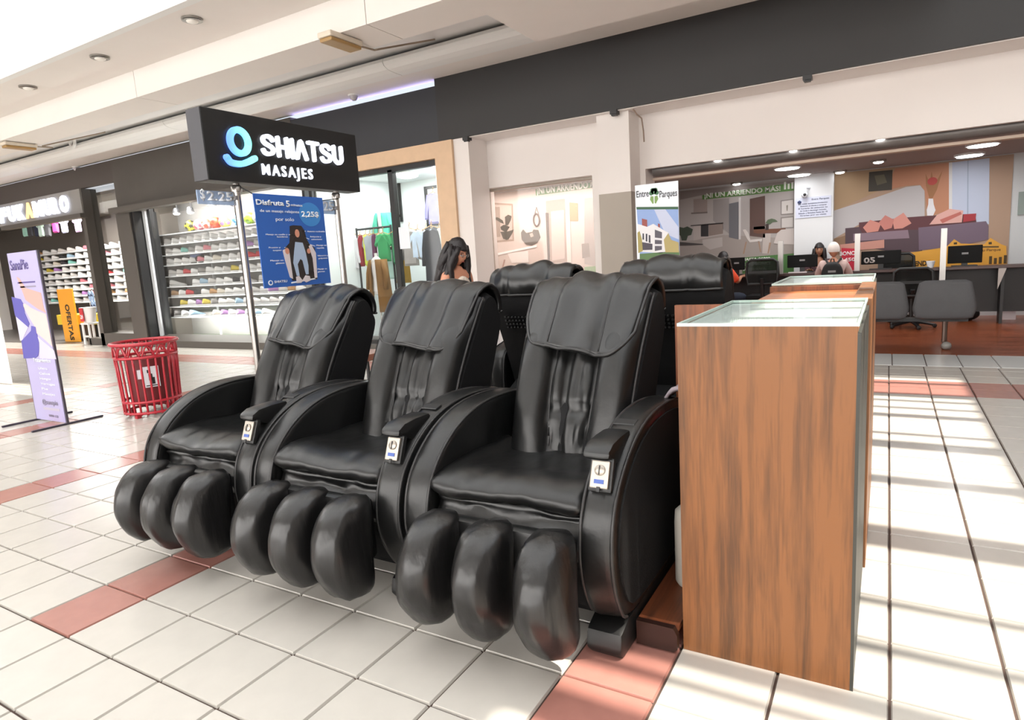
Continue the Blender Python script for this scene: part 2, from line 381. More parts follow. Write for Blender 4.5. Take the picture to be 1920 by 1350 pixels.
# rolled shutter box over the opening, pale ledge under it
m_shut = M('shutter_grey', '6A6562', rough=.4, metal=.3, var=.1, vscale=6)
SH = [(1.27,7.72),(1.27,7.49)]
sh = MB(); c0 = (oz1+.02)
for k in range(1): sh.tube([(ox0+.15, 24.55, 7.66), (44.8, 24.55, 7.66)], .25, 14)
s_ = tag(build('roller_shutter', sh, m_shut, smooth=40), 'dark grey rolled shutter tube across the top of the office opening', 'shutter')
struct('trim_9', MB().box(ox0, 45, 24.86, 25.3, 7.30, 7.40), M('paint_sand', 'D8C3B0', rough=.6))
# shoe shop front
POST = [(-39.34,7.18),(-38.71,7.14),(-39.22,0.308),(-38.65,0.314)]
PLS = [(-34.97,9.72),(-33.39,9.23)]
JMB = [(-33.51,9.1),(-32.79,9.03)]
struct('wall_post', MB().box(POST[2][0], POST[2][0]+.45, 22.3, 23.3, 0, 11.05), m_dark)
struct('wall_pier', MB().box(PLS[0][0], PLS[1][0], 22.3, 23.6, 0, 9.25), m_dark)
struct('wall_pier_side', MB().box(PLS[1][0], PLS[1][0]+.25, 22.4, 24.0, 0, 9.0), m_black)
struct('trim_10', MB().box(PLS[1][0]+.3, JMB[1][0], 23.0, 23.2, .45, 9.0), M('paint_pale', 'C9CCCF', rough=.5))
struct('baseboard_north', MB().prism([(22.3, 0), (22.3, .42), (23.3, .75), (23.3, 0)], 'x', PLS[0][0], -7.5).box(-41.5, -39.6, 22.5, 23.2, 0, .5).box(POST[2][0], PLS[0][0], 22.3, 23.2, 0, .9), m_dark)
w2 = struct('window_2', MB().box(JMB[1][0], -17.4, 23.28, 23.32, .7, 9.2), m_glass)
fr = MB().box(JMB[1][0], JMB[1][0]+.28, 23.15, 23.45, .5, 9.2)
MU = [(-23.72,9.31),(-23.72,0.356)]
fr.box(MU[0][0]-.14, MU[0][0]+.14, 23.15, 23.45, .5, 9.2)
fr.box(-17.6, -17.3, 23.15, 23.45, .5, 9.2)
build('window_frame', fr, m_black, w2)
w3 = struct('window_3', MB().box(POST[2][0]+.45, PLS[0][0], 22.9, 22.94, .9, 11.05), m_glass)
# clothes shop front with its peach surround
PCH = [(-8.24,9.45),(-7.21,9.31),(-14.07,9.78),(-8.2,9.86),(-7.95,6.17),(-7.14,6.11)]
px1 = PCH[1][0]; px0 = [(-8.19,9.08)][0][0]
struct('trim_11', MB().box(px0, px1, 22.2, 23.4, 0, 9.85).box(-17.4, px0, 22.2, 23.4, 9.15, 9.85), m_peach)
w4 = struct('window_4', MB().box(-17.3, px0, 22.6, 22.64, .6, 9.0), m_glass)
fr = MB().box(-17.3, px0, 22.45, 22.75, 8.9, 9.15).box(-11.28, -11.0, 22.45, 22.75, .5, 9.0).box(-17.3, -17.1, 22.45, 22.75, .5, 9.0).box(-17.3, px0, 22.45, 22.75, .4, .65)
build('window_frame', fr, m_black, w4)
# shop interiors
m_in_w = M('shop_white', 'E8ECEA', rough=.7)
m_in_d = M('shop_dark', '5A534C', rough=.7)
struct('wall_shoe_back', MB().box(JMB[1][0]-.6, -17.4, 25.6, 25.8, 0, 11), M('shop_grey', '8C8A88', rough=.7))
struct('ceiling_shoe', MB().box(-34.5, -17.3, 23.3, 25.7, 10.2, 10.3), M('shop_ceiling', '9A9A9A', rough=.7))
struct('floor_shoe', MB().box(-34.5, -17.3, 23.2, 25.7, -.05, .45), M('turf', '5E7F4A', rough=.9, bump=.3, bscale=90))
struct('wall_entrance_back', MB().box(-75, -33, 31.2, 31.4, 0, 12), m_in_d)
struct('wall_entrance_side', MB().box(-33.6, -33.3, 24.0, 31.3, 0, 12), m_in_d)
struct('ceiling_entrance', MB().box(-75, -33.3, 23.2, 31.3, 10.6, 10.8), m_in_d)
struct('floor_entrance', MB().box(-75, -33.3, 22.62, 31.3, -.3, 0), M('floor_dark', '6F6A66', rough=.3))
struct('wall_shop_divider', MB().box(-17.4, -17.2, 23.4, 33, 0, 9.8), m_in_w)
struct('wall_shop_side', MB().box(-8.05, -7.95, 23.9, 25.2, 0, 9.8).box(-10.4, -7.95, 25.2, 25.25, 0, 9.8).box(-10.4, -10.3, 25.25, 30, 0, 9.8), m_in_w)
struct('wall_clothes_back', MB().box(-17.3, -7.95, 30, 30.2, 0, 9.8), m_in_w)
struct('ceiling_clothes', MB().box(-17.3, -7.95, 22.7, 30, 9.5, 9.7), m_in_w)
struct('floor_clothes', MB().box(-17.3, -7.95, 22.62, 30, -.3, .3), m_white_tile)
# office shell
m_off_c = M('office_ceiling', 'A79D97', rough=.8)
m_off_w = M('office_wall', 'C9CBCC', rough=.7)
struct('floor_office', MB().box(-10.28, 45, 25.27, 38.6, -.5, 0).box(-7.9, 45, 25.1, 25.27, -.5, 0), wood('laminate_red', '9A5230', '6B3520', .25, 1, 'x'))
struct('ceiling_office', MB().box(-10.28, 45, 25.27, 38.4, 8.0, 8.2).box(-7.9, ox0, 24.6, 25.27, 8.0, 8.2).box(ox0, 45, 24.16, 25.27, 8.0, 8.2), m_off_c)
struct('wall_office_back', MB().box(-8, 45, 38.3, 38.6, 0, 8.1), m_off_w)
struct('wall_office_left', MB().box(-10.28, -1.6, 28.4, 28.6, 0, 8.0).box(-1.7, -1.6, 28.6, 38.3, 0, 8.0), m_off_w)

# ---------------------------------------------------------------- massage chairs (own space: x across, y from its feet backwards, z up)
m_lea = M('leather_black', '141414', rough=.33, spec=.55, bump=.14, bscale=22, var=.12, vscale=8)
m_lea2 = M('leather_soft', '161616', rough=.30, spec=.6, bump=.22, bscale=13, var=.1, vscale=8)
m_pad = M('leather_pad', '171616', rough=.29, spec=.6, bump=.45, bscale=17, var=.1, vscale=8, stretch=(1, 1, .22))
m_fab = M('chair_fabric', '141415', rough=.75, spec=.25, bump=.12, bscale=160)
m_pipe = M('chair_piping', '2A2929', rough=.4)
m_plas = M('chair_plastic', '191919', rough=.4)
m_chrome = M('coin_metal', 'A39C93', rough=.35, metal=.9)
m_blue = M('coin_label', '3B56A0', rough=.4)
def lerp(a, b, t): return a+(b-a)*t
def sample(path, t):
    """point at fraction t of a smooth path"""
    n = len(path)-1; f = min(max(t, 0), 1)*n; k = min(int(f), n-1); return path[k].lerp(path[k+1], f-k)
FRONT = smooth_path([(5.02, 1.55), (5.2, 2.0), (5.42, 2.55), (5.7, 3.05), (6.0, 3.5), (6.14, 3.72), (6.28, 3.88)], 48)   # y, z of the backrest's face
def fbm(x, y, z, s): return noise.noise(Vector((x*s, y*s, z*s)))
def back_pad(seed):
    rows = []; nu, nv = 44, 40
    for i in range(nu+1):
        u = -1+2*i/nu; r = []
        for j in range(nv+1):
            t = j/nv; p = sample(FRONT, t*.93); q = sample(FRONT, min(1, t*.93+.01)); tg = (q-p).normalized(); nr = Vector((-tg.y, tg.x))
            hw = lerp(.84, .93, t)
            x = u*hw; au = abs(u)
            inn = .30+.10*sin(pi*min(1, t/.75))-.02           # inner rim of the two side bolsters
            if au > inn:
                s = (au-inn)/(1-inn); b = .25*(max(0, 1-abs(2*s-1)**2.6))**.6
                b *= 1-.72*min(1, max(0, (t-.56)/.16))
                b += .05*fbm(x+seed, t*3, 2, 1.6)*(1-abs(2*s-1))
            else:
                s = au/inn
                b = .02+.075*abs(cos(s*pi*1.5))*(.6+.4*t)+.035*sin(14*u+3*fbm(u*2+seed, t*2, 1, 2))
                b += .03*fbm(u*6+seed, t*4, 5, 2)
                d = (t-.27)/.02; b -= .06*math.exp(-d*d)          # cross seam at the waist
            if j in (0, nv) or i in (0, nu): b = -.06
            r.append((x, p.x+nr.x*b*-1 if False else p.x-tg.y*b, p.y+tg.x*b))
        rows.append(r)
    return MB().grid(rows)
def chair_shell():
    prof = smooth_path([(5.1, 1.0), (5.04, 1.6), (5.42, 2.5), (6.0, 3.42), (6.18, 3.72), (6.30, 3.85), (6.44, 3.90), (6.58, 3.84), (6.68, 3.64), (6.76, 3.4), (6.56, 2.9), (6.32, 2.3), (6.08, 1.6), (6.0, 1.0)], 52)
    rows = []
    for k in range(13):
        u = -1+2*k/12; ed = 1-abs(u)**8*.08
        cy = 5.9; cz = 2.6
        rows.append([(u*lerp(.84, .95, min(1, max(0, (p.y-1)/3))), cy+(p.x-cy)*ed+.0, cz+(p.y-cz)*ed) for p in prof])
    return MB().grid(rows, cv=True, caps=True)
def flap(seed, skew=.0):
    path = smooth_path([(6.72, 3.5), (6.74, 3.68), (6.67, 3.86), (6.52, 3.95), (6.34, 3.94), (6.12, 3.82), (5.88, 3.54), (5.62, 3.22), (5.42, 2.96)], 48)
    rows = []; nu, nv = 34, 40
    for i in range(nu+1):
        u = -1+2*i/nu; r = []
        for j in range(nv+1):
            t = j/nv; rc = 1-max(0, abs(u)-.62)/.38*(.16*max(0, abs(u)-.62)/.38)-.09*(.5+.5*-u)*1.0
            p = sample(path, .02+(t*(rc-.02)))
            q = sample(path, min(1, .03+(t*(rc-.02)))); tg = (q-p); tg = tg.normalized() if tg.length > 1e-6 else Vector((-.6, -.8)); nr = Vector((tg.y, -tg.x))
            hw = lerp(.92, .86, max(0, (t-.55)/.45)**1.3) if t > .5 else .92
            s = abs(u)
            b = .10*(1-s**5)+.05*sin(pi*t)*(1-s*s)
            for c, wd in ((-.42, .05), (.48, .05)): b -= .045*math.exp(-((u-c-.12*(.5-t))/wd)**2)     # two seams
            b += (.05*fbm(u*2+seed, t*3.5-u, seed, 1.5)+.03*sin(9*u+5*t+seed))*(1-s**4)*min(1, 3*t)
            b += .05*math.exp(-((s-.97)/.05)**2)*(1 if t < .75 else .4)
            r.append((u*hw-.07*max(0, t-.4), p.x+nr.x*(b), p.y+nr.y*(b)))
        rows.append(r)
    edge = [rows[i][nv] for i in range(nu+1)]; lft = [rows[0][j] for j in range(nv//2, nv)]; rgt = [rows[nu][j] for j in range(nv-1, nv//2-1, -1)]
    back_edge = [rows[i][0] for i in range(nu+1)]
    seams = [[rows[int(round((u_+1)/2*nu))][j] for j in range(nv//3, nv+1, 2)] for u_ in (-.41, .47)]
    return MB().grid(rows), lft+edge+rgt, back_edge, seams
def roll(x0, x1, y0, y1, z0, z1, seed, pw=2.6, n=30, m=28, wr=.03, back=None):
    """upholstered cushion: rounded section in y-z, carried across x with soft ends"""
    rows = []
    for i in range(n+1):
        u = -1+2*i/n; e = (1-abs(u)**10*.35); x = lerp(x0, x1, (u+1)/2); r = []
        for k in range(m):
            a = 2*pi*k/m; cy = abs(cos(a))**(2/pw)*(1 if cos(a) > 0 else -1); sz = abs(sin(a))**(2/pw)*(1 if sin(a) > 0 else -1)
            y = (y0+y1)/2+cy*(y1-y0)/2*lerp(.93, 1, e); z = (z0+z1)/2+sz*(z1-z0)/2*e
            z += .05*fbm(x*1.2+seed, y*1.2, 1, 1)+wr*fbm(x*4+seed, y*2, z, 1.5)-.05*(1-u*u)*(1 if sz > .3 else 0)-(.15*min(1, max(0, (y-y0-.42)/.5))*(1-u**6) if sz > .2 else 0)
            r.append((x, y, z))
        rows.append(r)
    return MB().grid(rows, cv=True, caps=True)
ARM = [(3.62, .42), (3.42, .62), (3.28, .95), (3.24, 1.3), (3.34, 1.7), (3.58, 2.02), (3.95, 2.28), (4.4, 2.44), (4.95, 2.5), (5.6, 2.46), (6.15, 2.3), (6.3, 1.9), (6.3, 1.0), (6.2, .42), (5.2, .36), (4.2, .36)]
def arm(x0, x1, seed):
    prof = smooth_path(ARM, 80, closed=True); n = len(prof)
    cy = sum(p.x for p in prof)/n; cz = sum(p.y for p in prof)/n
    rows = []; us = [-1, -.97, -.9, -.78, -.5, 0, .5, .78, .9, .97, 1]
    for u in us:
        d = .10*(1-(1-abs(u)**6)**.5) if abs(u) < 1 else .11
        r = []
        for k, p in enumerate(prof):
            nx = (Vector((cy, cz))-p).normalized()
            bl = .03*fbm(u*.8+seed, p.x*1.5, p.y*1.5, 1)
            q = p+nx*(d-bl)
            r.append((lerp(x0, x1, (u+1)/2), q.x, q.y))
        rows.append(r)
    return MB().grid(rows, cv=True, caps=True), prof
def bolster(xc, seed, out=0):
    """one padded calf rest, hanging"""
    rows = []; n, m = 30, 26
    for i in range(n+1):
        t = i/n; e = (1-abs(2*t-1)**8)**.5 if 0 < t < 1 else 0.04
        z = lerp(1.58, .36, t); yc = 2.98-.15*sin(pi*t)-.10*t
        rx = .272*lerp(.75, 1, e)*(e**.35); ry = .42*e**.5*(.72+.28*sin(pi*min(1, t*1.1)))
        r = []
        for k in range(m):
            a = 2*pi*k/m; ca, sa = cos(a), sin(a)
            px = abs(ca)**.8*(1 if ca > 0 else -1)*rx; py = abs(sa)**.85*(1 if sa > 0 else -1)*ry
            w_ = (.035*sin(a*9+seed*2+2*fbm(t*2, seed, a, 1))*sin(pi*t)**.5+.05*fbm(ca*1.3+seed, sa*1.3, t*3, 1.3)+.045*fbm(a*3, seed, (1-t)*6, 1)*max(0, 1-t*3))*(1 if sa < .2 else .3)
            r.append((xc+px*(1+w_*1.2)+out*.05*t, yc+py*(1+w_), z+.02*fbm(a, seed, t*5, 2)))
        rows.append(r)
    return MB().grid(rows, cv=True, caps=True)
def make_chair(label, seed):
    t = empty('massage_chair', (0, 0, 0), label, 'massage chair', 'black leather massage chairs', local=True)
    build('body', MB().box(-.96, .96, 3.75, 6.1, .3, 1.5).prism([(5.6, .4), (6.6, .5), (6.5, 1.6), (6.0, 1.8)], 'x', -.8, .8), m_fab, t, bevel=.08)
    sh_ = build('back_shell', chair_shell(), m_fab, t, smooth=60)
    vent = MB()
    for a in range(16):
        for b in range(4): vent.box(-.62+a*.08, -.58+a*.08, 6.62-.0+.015*b-.06, 6.66+.03*b, 2.86+b*.07, 2.89+b*.07)
    vg = build('vent_grille', vent, m_plas, sh_); vg['kind'] = 'stuff'
    bp = build('backrest', back_pad(seed), m_lea, t, smooth=True)
    pp = MB()
    for s in (-1, 1):
        pp.tube([(s*lerp(.84, .94, k/12), sample(FRONT, k/12*.9).x-.01, sample(FRONT, k/12*.9).y+.01) for k in range(13)], .022, 6)
        pp.tube([(s*lerp(.84, .93, k/14)*(.30+.10*sin(pi*min(1, k/14*.93/.75))-.02), sample(FRONT, k/14*.93).x-.035, sample(FRONT, k/14*.93).y+.03) for k in range(2, 15)], .016, 6)
    build('piping', pp, m_pipe, bp, smooth=True)
    fm, ed, be, sms = flap(seed)
    fo = build('head_flap', fm, m_lea2, t, smooth=True)
    md = fo.modifiers.new('thick', 'SOLIDIFY'); md.thickness = .09*T; md.offset = -1
    build('piping', MB().tube(ed, .024, 6).tube(be, .024, 6).tube(sms[0], .014, 5).tube(sms[1], .014, 5), m_pipe, fo, smooth=True)
    build('seat', roll(-1.0, .98, 3.32, 5.35, 1.50, 1.98, seed), m_lea, t, smooth=True)
    # cloth skirt under the seat roll
    rows = []
    for i in range(31):
        u = -1+i/15; rows.append([(u*.97, 3.50-.10*k/8+.05*sin(k*.9+1.2*fbm(u*2, seed, k*.3, 1))+.03*fbm(u*4+seed, k*.5, 1, 1), 1.60-.50*k/8+.025*fbm(u*3, k, seed, 1)) for k in range(9)])
    ap = build('seat_skirt', MB().grid(rows), m_lea2, t, smooth=True)
    md = ap.modifiers.new('thick', 'SOLIDIFY'); md.thickness = .05*T
    for s, x0, x1 in ((-1, -1.375, -1.0), (1, .98, 1.375)):
        am, prof = arm(x0, x1, seed+s)
        ao = build('armrest', am, m_lea, t, smooth=40)
        pp = MB(); cy, cz = 4.8, 1.5
        for xx in (x0+.02, x1-.02): pp.tube([(xx, lerp(p.x, cy, .012), lerp(p.y, cz, .018)) for p in prof[:62]], .02, 6)
        build('piping', pp, m_pipe, ao, smooth=True)
        xo = x1 if s > 0 else x0
        build('side_panel', MB().prism([(lerp(p.x, cy, .10), lerp(p.y, cz, .12)) for p in prof[::3]], 'x', xo-.02*s, xo+.02*s), m_fab, ao)
        sk = MB().prism([(3.5, .0), (3.42, .1), (3.46, .3), (3.7, .38), (6.2, .36), (6.4, .2), (6.4, 0)], 'x', (x0+x1)/2-.24, (x0+x1)/2+.18)
        build('foot', sk, m_plas, t, bevel=.05, smooth=40)
        if s > 0:
            hood = [(3.62, 2.2), (3.47, 2.26), (3.5, 2.34), (3.62, 2.40), (3.85, 2.42), (4.15, 2.42), (4.2, 2.3), (3.8, 2.1)]
            ho = build('coin_hood', MB().prism(hood, 'x', x0-.01, x1-.09), m_lea, ao, bevel=.06, smooth=45)
            Mx = Matrix.Translation((lerp(x0, x1, .5), 3.50, 2.08)) @ Matrix.Rotation(radians(-22), 4, 'X') @ Matrix.Scale(.88, 4)
            k = MB().box(-.15, .15, -.02, .06, -.2, .21).xf(Mx); build('recess', k, m_plas, ao, bevel=.02)
            pl = build('coin_plate', MB().box(-.115, .115, -.06, 0, -.16, .17).xf(Mx), m_chrome, ao, bevel=.012)
            pl['label'] = 'silver coin plate'
            # sub-pieces of the plate sit on the same face
            Rz = Matrix.Rotation(pi/2, 4, 'X')
            c = MB().lathe([(.062, 0), (.066, .012), (.05, .022), (.01, .026)], 18).xf(Mx @ Matrix.Translation((0, -.06, .055)) @ Rz)
            build('coin_dial', c, m_chrome, ao, smooth=40)
            build('coin_slot', MB().box(-.006, .006, -.092, -.07, .0, .11).xf(Mx), m_black, ao)
            build('coin_label', MB().box(-.062, .062, -.066, -.055, -.105, -.055).xf(Mx), m_blue, ao)
            build('coin_return', MB().box(-.02, .02, -.07, -.055, -.2, -.14).xf(Mx), m_black, ao)
            build('control_slot', MB().prism([(lerp(4.28, 4.42, i), 0) for i in (0, 1)]+[(4.42, .05), (4.28, .02)], 'x', (x0+x1)/2-.16, (x0+x1)/2+.10).move((0, 0, 2.415)), m_black, ao, bevel=.01)
    fr_ = build('footrest', MB().box(-.84, .96, 3.06, 3.26, .7, 1.5), m_lea2, t, bevel=.07, smooth=45)
    for k, xc in enumerate((-.64, .07, .80)): build('calf_pad', bolster(xc, seed+k*1.7, (k-1)), m_pad, fr_, smooth=True)
    return t
XC = (6.15, 3.33, .53); 
ch = make_chair('black leather massage chair next to the wooden counter, its coin plate facing out', 1.3)
ch.location = (XC[0]*T, 0, 0)
ch2 = make_chair('black leather massage chair in the middle of the front row of three', 4.1)
ch2.location = (XC[1]*T, 0, 0)
ch3 = make_chair('black leather massage chair at the far left end, below the lit sign', 7.7)
ch3.location = (XC[2]*T, 0, 0)
ra = dup(ch2, (6.57, 15.4, 0), pi, 'black leather massage chair seen from behind beside the counter panel')
rb = dup(ch, (3.77, 15.4, 0), pi, 'black leather massage chair seen from behind between the second and third front chairs')

for o in (ra, rb): o.scale = (1, 1, 1.045)

# ---------------------------------------------------------------- wooden counter: two glass showcases with a flap counter between
m_wood = wood('counter_wood', '85552F', '5A3A21', .42, 1.0, 'z')
m_wood_d = wood('counter_wood_dark', '8A4E2C', '4E2A17', .42, 1.0, 'z')
m_wood_x = wood('counter_wood_flat', 'B0683A', '75431F', .38, 1.0, 'x')
m_band = M('edge_band', '3A3A35', rough=.5)
m_caseg = glass('case_glass', (.97, 1, .985), .10)
m_case_w = M('case_white', 'ECEFEF', rough=.5)
m_edge = M('glass_edge', 'CFE3DA', rough=.2)
def showcase(y0, y1, label):
    x0, x1, h = 8.03, 9.69, 3.60
    t = empty('glass_showcase', ((x0+x1)/2, (y0+y1)/2, 0), label, 'showcase')
    build('front_panel', MB().box(x0, x1-.03, y0, y0+.07, 0, h), m_wood, t)
    build('back_panel', MB().box(x0, x1-.03, y1-.07, y1, 0, h-.06), m_wood_d, t)
    sp = build('side_panel', MB().box(x0, x0+.07, y0+.07, y1-.07, 0, h-.06), m_wood, t)
    build('side_panel', MB().box(x1-.10, x1-.03, y0+.07, y1-.07, 0, h-.06), m_wood, t)
    build('edge_strip', MB().box(x1-.03, x1, y0, y1, 0, h-.06), m_band, t)
    build('shelf', MB().box(x0+.01, x1-.04, y0+.075, y1-.01, h-.055, h-.015), m_case_w, t)
    gt = build('glass_top', MB().box(x0+.005, x1-.02, y0+.005, y1-.005, h, h+.03), m_caseg, t)
    e = .02
    build('glass_edge', MB().box(x0, x1-.015, y0, y0+e, h, h+.032).box(x0, x1-.015, y1-e, y1, h, h+.032).box(x0, x0+e, y0+e, y1-e, h, h+.032).box(x1-.035, x1-.015, y0+e, y1-e, h, h+.032), m_edge, t)
    return t
showcase(3.96, 6.68, 'wooden showcase with a white lined glass top, nearest the camera')
showcase(10.2, 12.85, 'wooden showcase with glass top at the far end of the counter')
t = empty('flap_counter', (8.85, 8.4, 0), 'low wooden counter with recessed top between the two glass showcases', 'counter')
build('board', MB().box(8.1, 9.5, 6.72, 10.02, 3.42, 3.5), m_wood_x, t)
build('rail', MB().box(9.5, 9.72, 6.72, 10.16, 0, 3.62), m_wood, t, bevel=.01)
build('hinge', MB().box(9.52, 9.7, 8.2, 8.5, 3.62, 3.64), M('hinge_brown', '6A4630', rough=.4, metal=.4), t)
build('end_board', MB().box(8.02, 9.5, 10.06, 10.18, 0, 3.58), m_wood_d, t)
build('side_board', MB().box(8.03, 8.1, 6.72, 10.06, 0, 3.42), m_wood_d, t)
t = empty('partition_panel', (7.6, 6.6, 0), 'upright brown wooden panel between the showcase and the rear massage chair', 'panel')
build('board', MB().box(7.30, 8.0, 6.42, 6.5, 0, 3.6), m_wood_d, t)
for z in (.5, 3.36): build('screw', MB().lathe([(.02, 0), (.02, .012), (.01, .02)], 10).xf(Matrix.Translation((7.42, 6.42, z)) @ Matrix.Rotation(pi/2, 4, 'X')), m_chrome, t)
# platform behind the chair's foot
t = empty('platform', (7.85, 5, 0), 'low dark wooden platform in the gap between massage chair and counter', 'platform')
build('deck', MB().box(7.54, 8.0, 3.9, 8.4, .24, .3), wood('platform_wood', '6B3A22', '3A2015', .4, 1, 'y'), t)
build('skirting', MB().prism([(7.54, .02), (7.96, .02), (8.0, .06), (8.0, .22), (7.96, .3), (7.54, .3)], 'y', 3.82, 3.9), M('platform_edge', '2E1A14', rough=.35), t)
t = empty('spray_bottle', (7.86, 4.85, .3), 'white plastic bottle with blue cap beside the counter', 'bottle')
build('body', MB().lathe([(.13, 0), (.16, .05), (.16, .8), (.15, .95), (.06, 1.04), (.06, 1.1)], 20, (7.86, 4.85, .3)), M('bottle_white', 'D8D3C8', rough=.4), t, smooth=50)
build('cap', MB().lathe([(.075, 0), (.075, .14), (.04, .18), (.035, .26)], 14, (7.86, 4.85, 1.4)), M('bottle_blue', '20306E', rough=.4), t, smooth=50)
# folded garment over the arm's rear end
rows = []
for i in range(15):
    r = []
    for k in range(12):
        a = k/11*pi; x = 7.38+.55*k/11; r.append((x, 5.55+.55*i/14+.04*fbm(k, i, 1, .4), 2.46+.16*sin(a)**.6+.06*fbm(k*.7, i*.5, 2, 1)-(.5*max(0, k-8)/3)))
    rows.append(r)
gg = build('folded_cloth', MB().grid(rows), M('cloth_mauve', '8D8389', rough=.9, bump=.3, bscale=90), smooth=True)
gg.modifiers.new('thick', 'SOLIDIFY').thickness = .04*T
tag(gg, 'crumpled mauve grey cloth hanging over the rear of the armrest by the counter', 'cloth')
t = tag(build('red_pouch', MB().ell((7.86, 5.5, 2.22), (.13, .16, .1)), M('red_fabric', 'C8202C', rough=.7), smooth=True), 'small bright red pouch under the crumpled cloth by the counter', 'pouch')

# ---------------------------------------------------------------- lit sign on two poles with a hanging poster
m_sign = M('sign_black', '191919', rough=.4)
m_signside = M('sign_side', '3C3B40', rough=.45)
m_steel = M('steel', 'B4AFAA', rough=.25, metal=.9)
m_lit = M('lit_white', 'EEF2FF', emit=.75)
m_letterside = M('letter_side', 'C9D6F2', emit=.9)
SX = -1.3
sg = empty('lit_sign', (SX-.2, 7.6, 0), 'black box sign with glowing letters on two steel poles behind the left chair', 'sign')
y0, y1, z0, z1 = 5.52, 9.62, 6.22, 7.56
build('box', MB().box(SX-.42, SX, y0, y1, z0, z1), m_sign, sg, bevel=.012)
build('side_cover', MB().box(SX-.425, SX-.01, y0-.012, y0, z0+.01, z1-.01), m_signside, sg)
for yy in (6.25, 8.98):
    p = build('pole', MB().tube([(SX-.2, yy, 0), (SX-.2, yy, z0)], .07, 14), m_steel, sg, smooth=40)
    build('base_plate', MB().lathe([(.35, 0), (.35, .03), (.1, .06)], 20, (SX-.2, yy, 0)), m_steel, p, smooth=40)
    build('collar', MB().lathe([(.1, 0), (.1, .1), (.075, .13)], 14, (SX-.2, yy, z0-.16)), m_steel, p, smooth=40)
FL = [(6.75,7.26),(6.71,6.73),(9.12,7.27),(9.14,6.79),(6.76,6.66),(6.74,6.41),(8.12,6.67),(8.11,6.47)]
def face(mb):      # letter space (x right, y out, z up) -> sign face looking along +x
    return mb.xf(Matrix(((0, -1, 0, SX), (1, 0, 0, 0), (0, 0, 1, 0), (0, 0, 0, 1))))
LET = {'S': ([smooth_path([(.56, .80), (.47, .94), (.28, .99), (.10, .90), (.06, .72), (.16, .58), (.32, .50), (.48, .41), (.56, .26), (.48, .09), (.28, .01), (.10, .06), (.02, .2)], 44)], .6),
       'H': ([[(.06, 0), (.06, 1)], [(.54, 0), (.54, 1)], [(.06, .5), (.54, .5)]], .6), 'I': ([[(.05, 0), (.05, 1)]], .1),
       'A': ([[(0, 0), (.24, .96), (.27, 1), (.30, .96), (.54, 0)]], .54), 'T': ([[(0, 1), (.56, 1)], [(.28, 1), (.28, 0)]], .56),
       'U': ([smooth_path([(.04, 1), (.04, .5), (.06, .2), (.28, .0), (.5, .2), (.52, .5), (.52, 1)], 30)], .56)}
def word(s, widths_gap, ya, yb, za, zb, wd, parent, mat, A_bar=False):
    tot = sum(LET[c][1] for c in s)+widths_gap*(len(s)-1); k = (yb-ya)/tot; x = 0
    for c in s:
        mb = MB()
        for pth in LET[c][0]: stroke(mb, [(ya+(x+p[0])*k, za+p[1]*(zb-za)) for p in pth], wd, -.07, 0)
        o = build('letter', face(mb), mat, parent)
        x += LET[c][1]+widths_gap
zt = (FL[0][1]+FL[2][1])/2-.07; zb = (FL[1][1]+FL[3][1])/2+.07
word('SHIATSU', .19, FL[0][0]+.07, FL[3][0]-.07, zb, zt, .078, sg, m_lit)
text('small_lettering', 'MASAJES', m_lit, sg, (SX, FL[4][0], FL[5][1]), (0, 1, 0), (0, 0, 1), FL[4][1]-FL[5][1]-.02, FL[7][0]-FL[4][0], .04, .008, track=1.35)
# ring and wave emblem, blue running to mint
def grad_mat():
    m = bpy.data.materials.new('emblem_glow'); m.use_nodes = True; nt = m.node_tree; N = nt.nodes; L = nt.links; P = N['Principled BSDF']
    tc = N.new('ShaderNodeTexCoord'); sp = N.new('ShaderNodeSeparateXYZ'); cr = N.new('ShaderNodeValToRGB')
    L.new(tc.outputs['Generated'], sp.inputs[0]); L.new(sp.outputs['Y'], cr.inputs[0])
    cr.color_ramp.elements[0].color = rgb('5B84F2'); cr.color_ramp.elements[1].color = rgb('7FE8DC'); cr.color_ramp.elements.new(.5).color = rgb('6CAEF5')
    L.new(cr.outputs[0], P.inputs['Base Color']); L.new(cr.outputs[0], P.inputs['Emission Color']); P.inputs['Emission Strength'].default_value = 1.3
    return m
m_emb = grad_mat()
EM = [(6.27,7),(5.96,6.98),(6.31,7.31),(6.22,6.68),(5.89,6.67),(6.24,6.5),(6.62,6.69),(6.03,6.56),(6.43,6.61)]
cy, cz = EM[0]; ro = (EM[2][1]-EM[3][1])/2
rr = MB(); stroke(rr, [(cy+(ro-.09)*.92*cos(2*pi*k/40), cz+(ro-.09)*sin(2*pi*k/40)) for k in range(41)], .12, -.07, 0)
build('emblem_ring', face(rr), m_emb, sg)
rr = MB(); stroke(rr, smooth_path([(EM[4][0]+.05, EM[4][1]), (EM[7][0], EM[7][1]+.02), (EM[5][0], EM[5][1]+.07), (EM[8][0], EM[8][1]+.02), (EM[6][0]-.03, EM[6][1]+.02)], 30), .115, -.07, 0)
build('emblem_wave', face(rr), m_emb, sg)
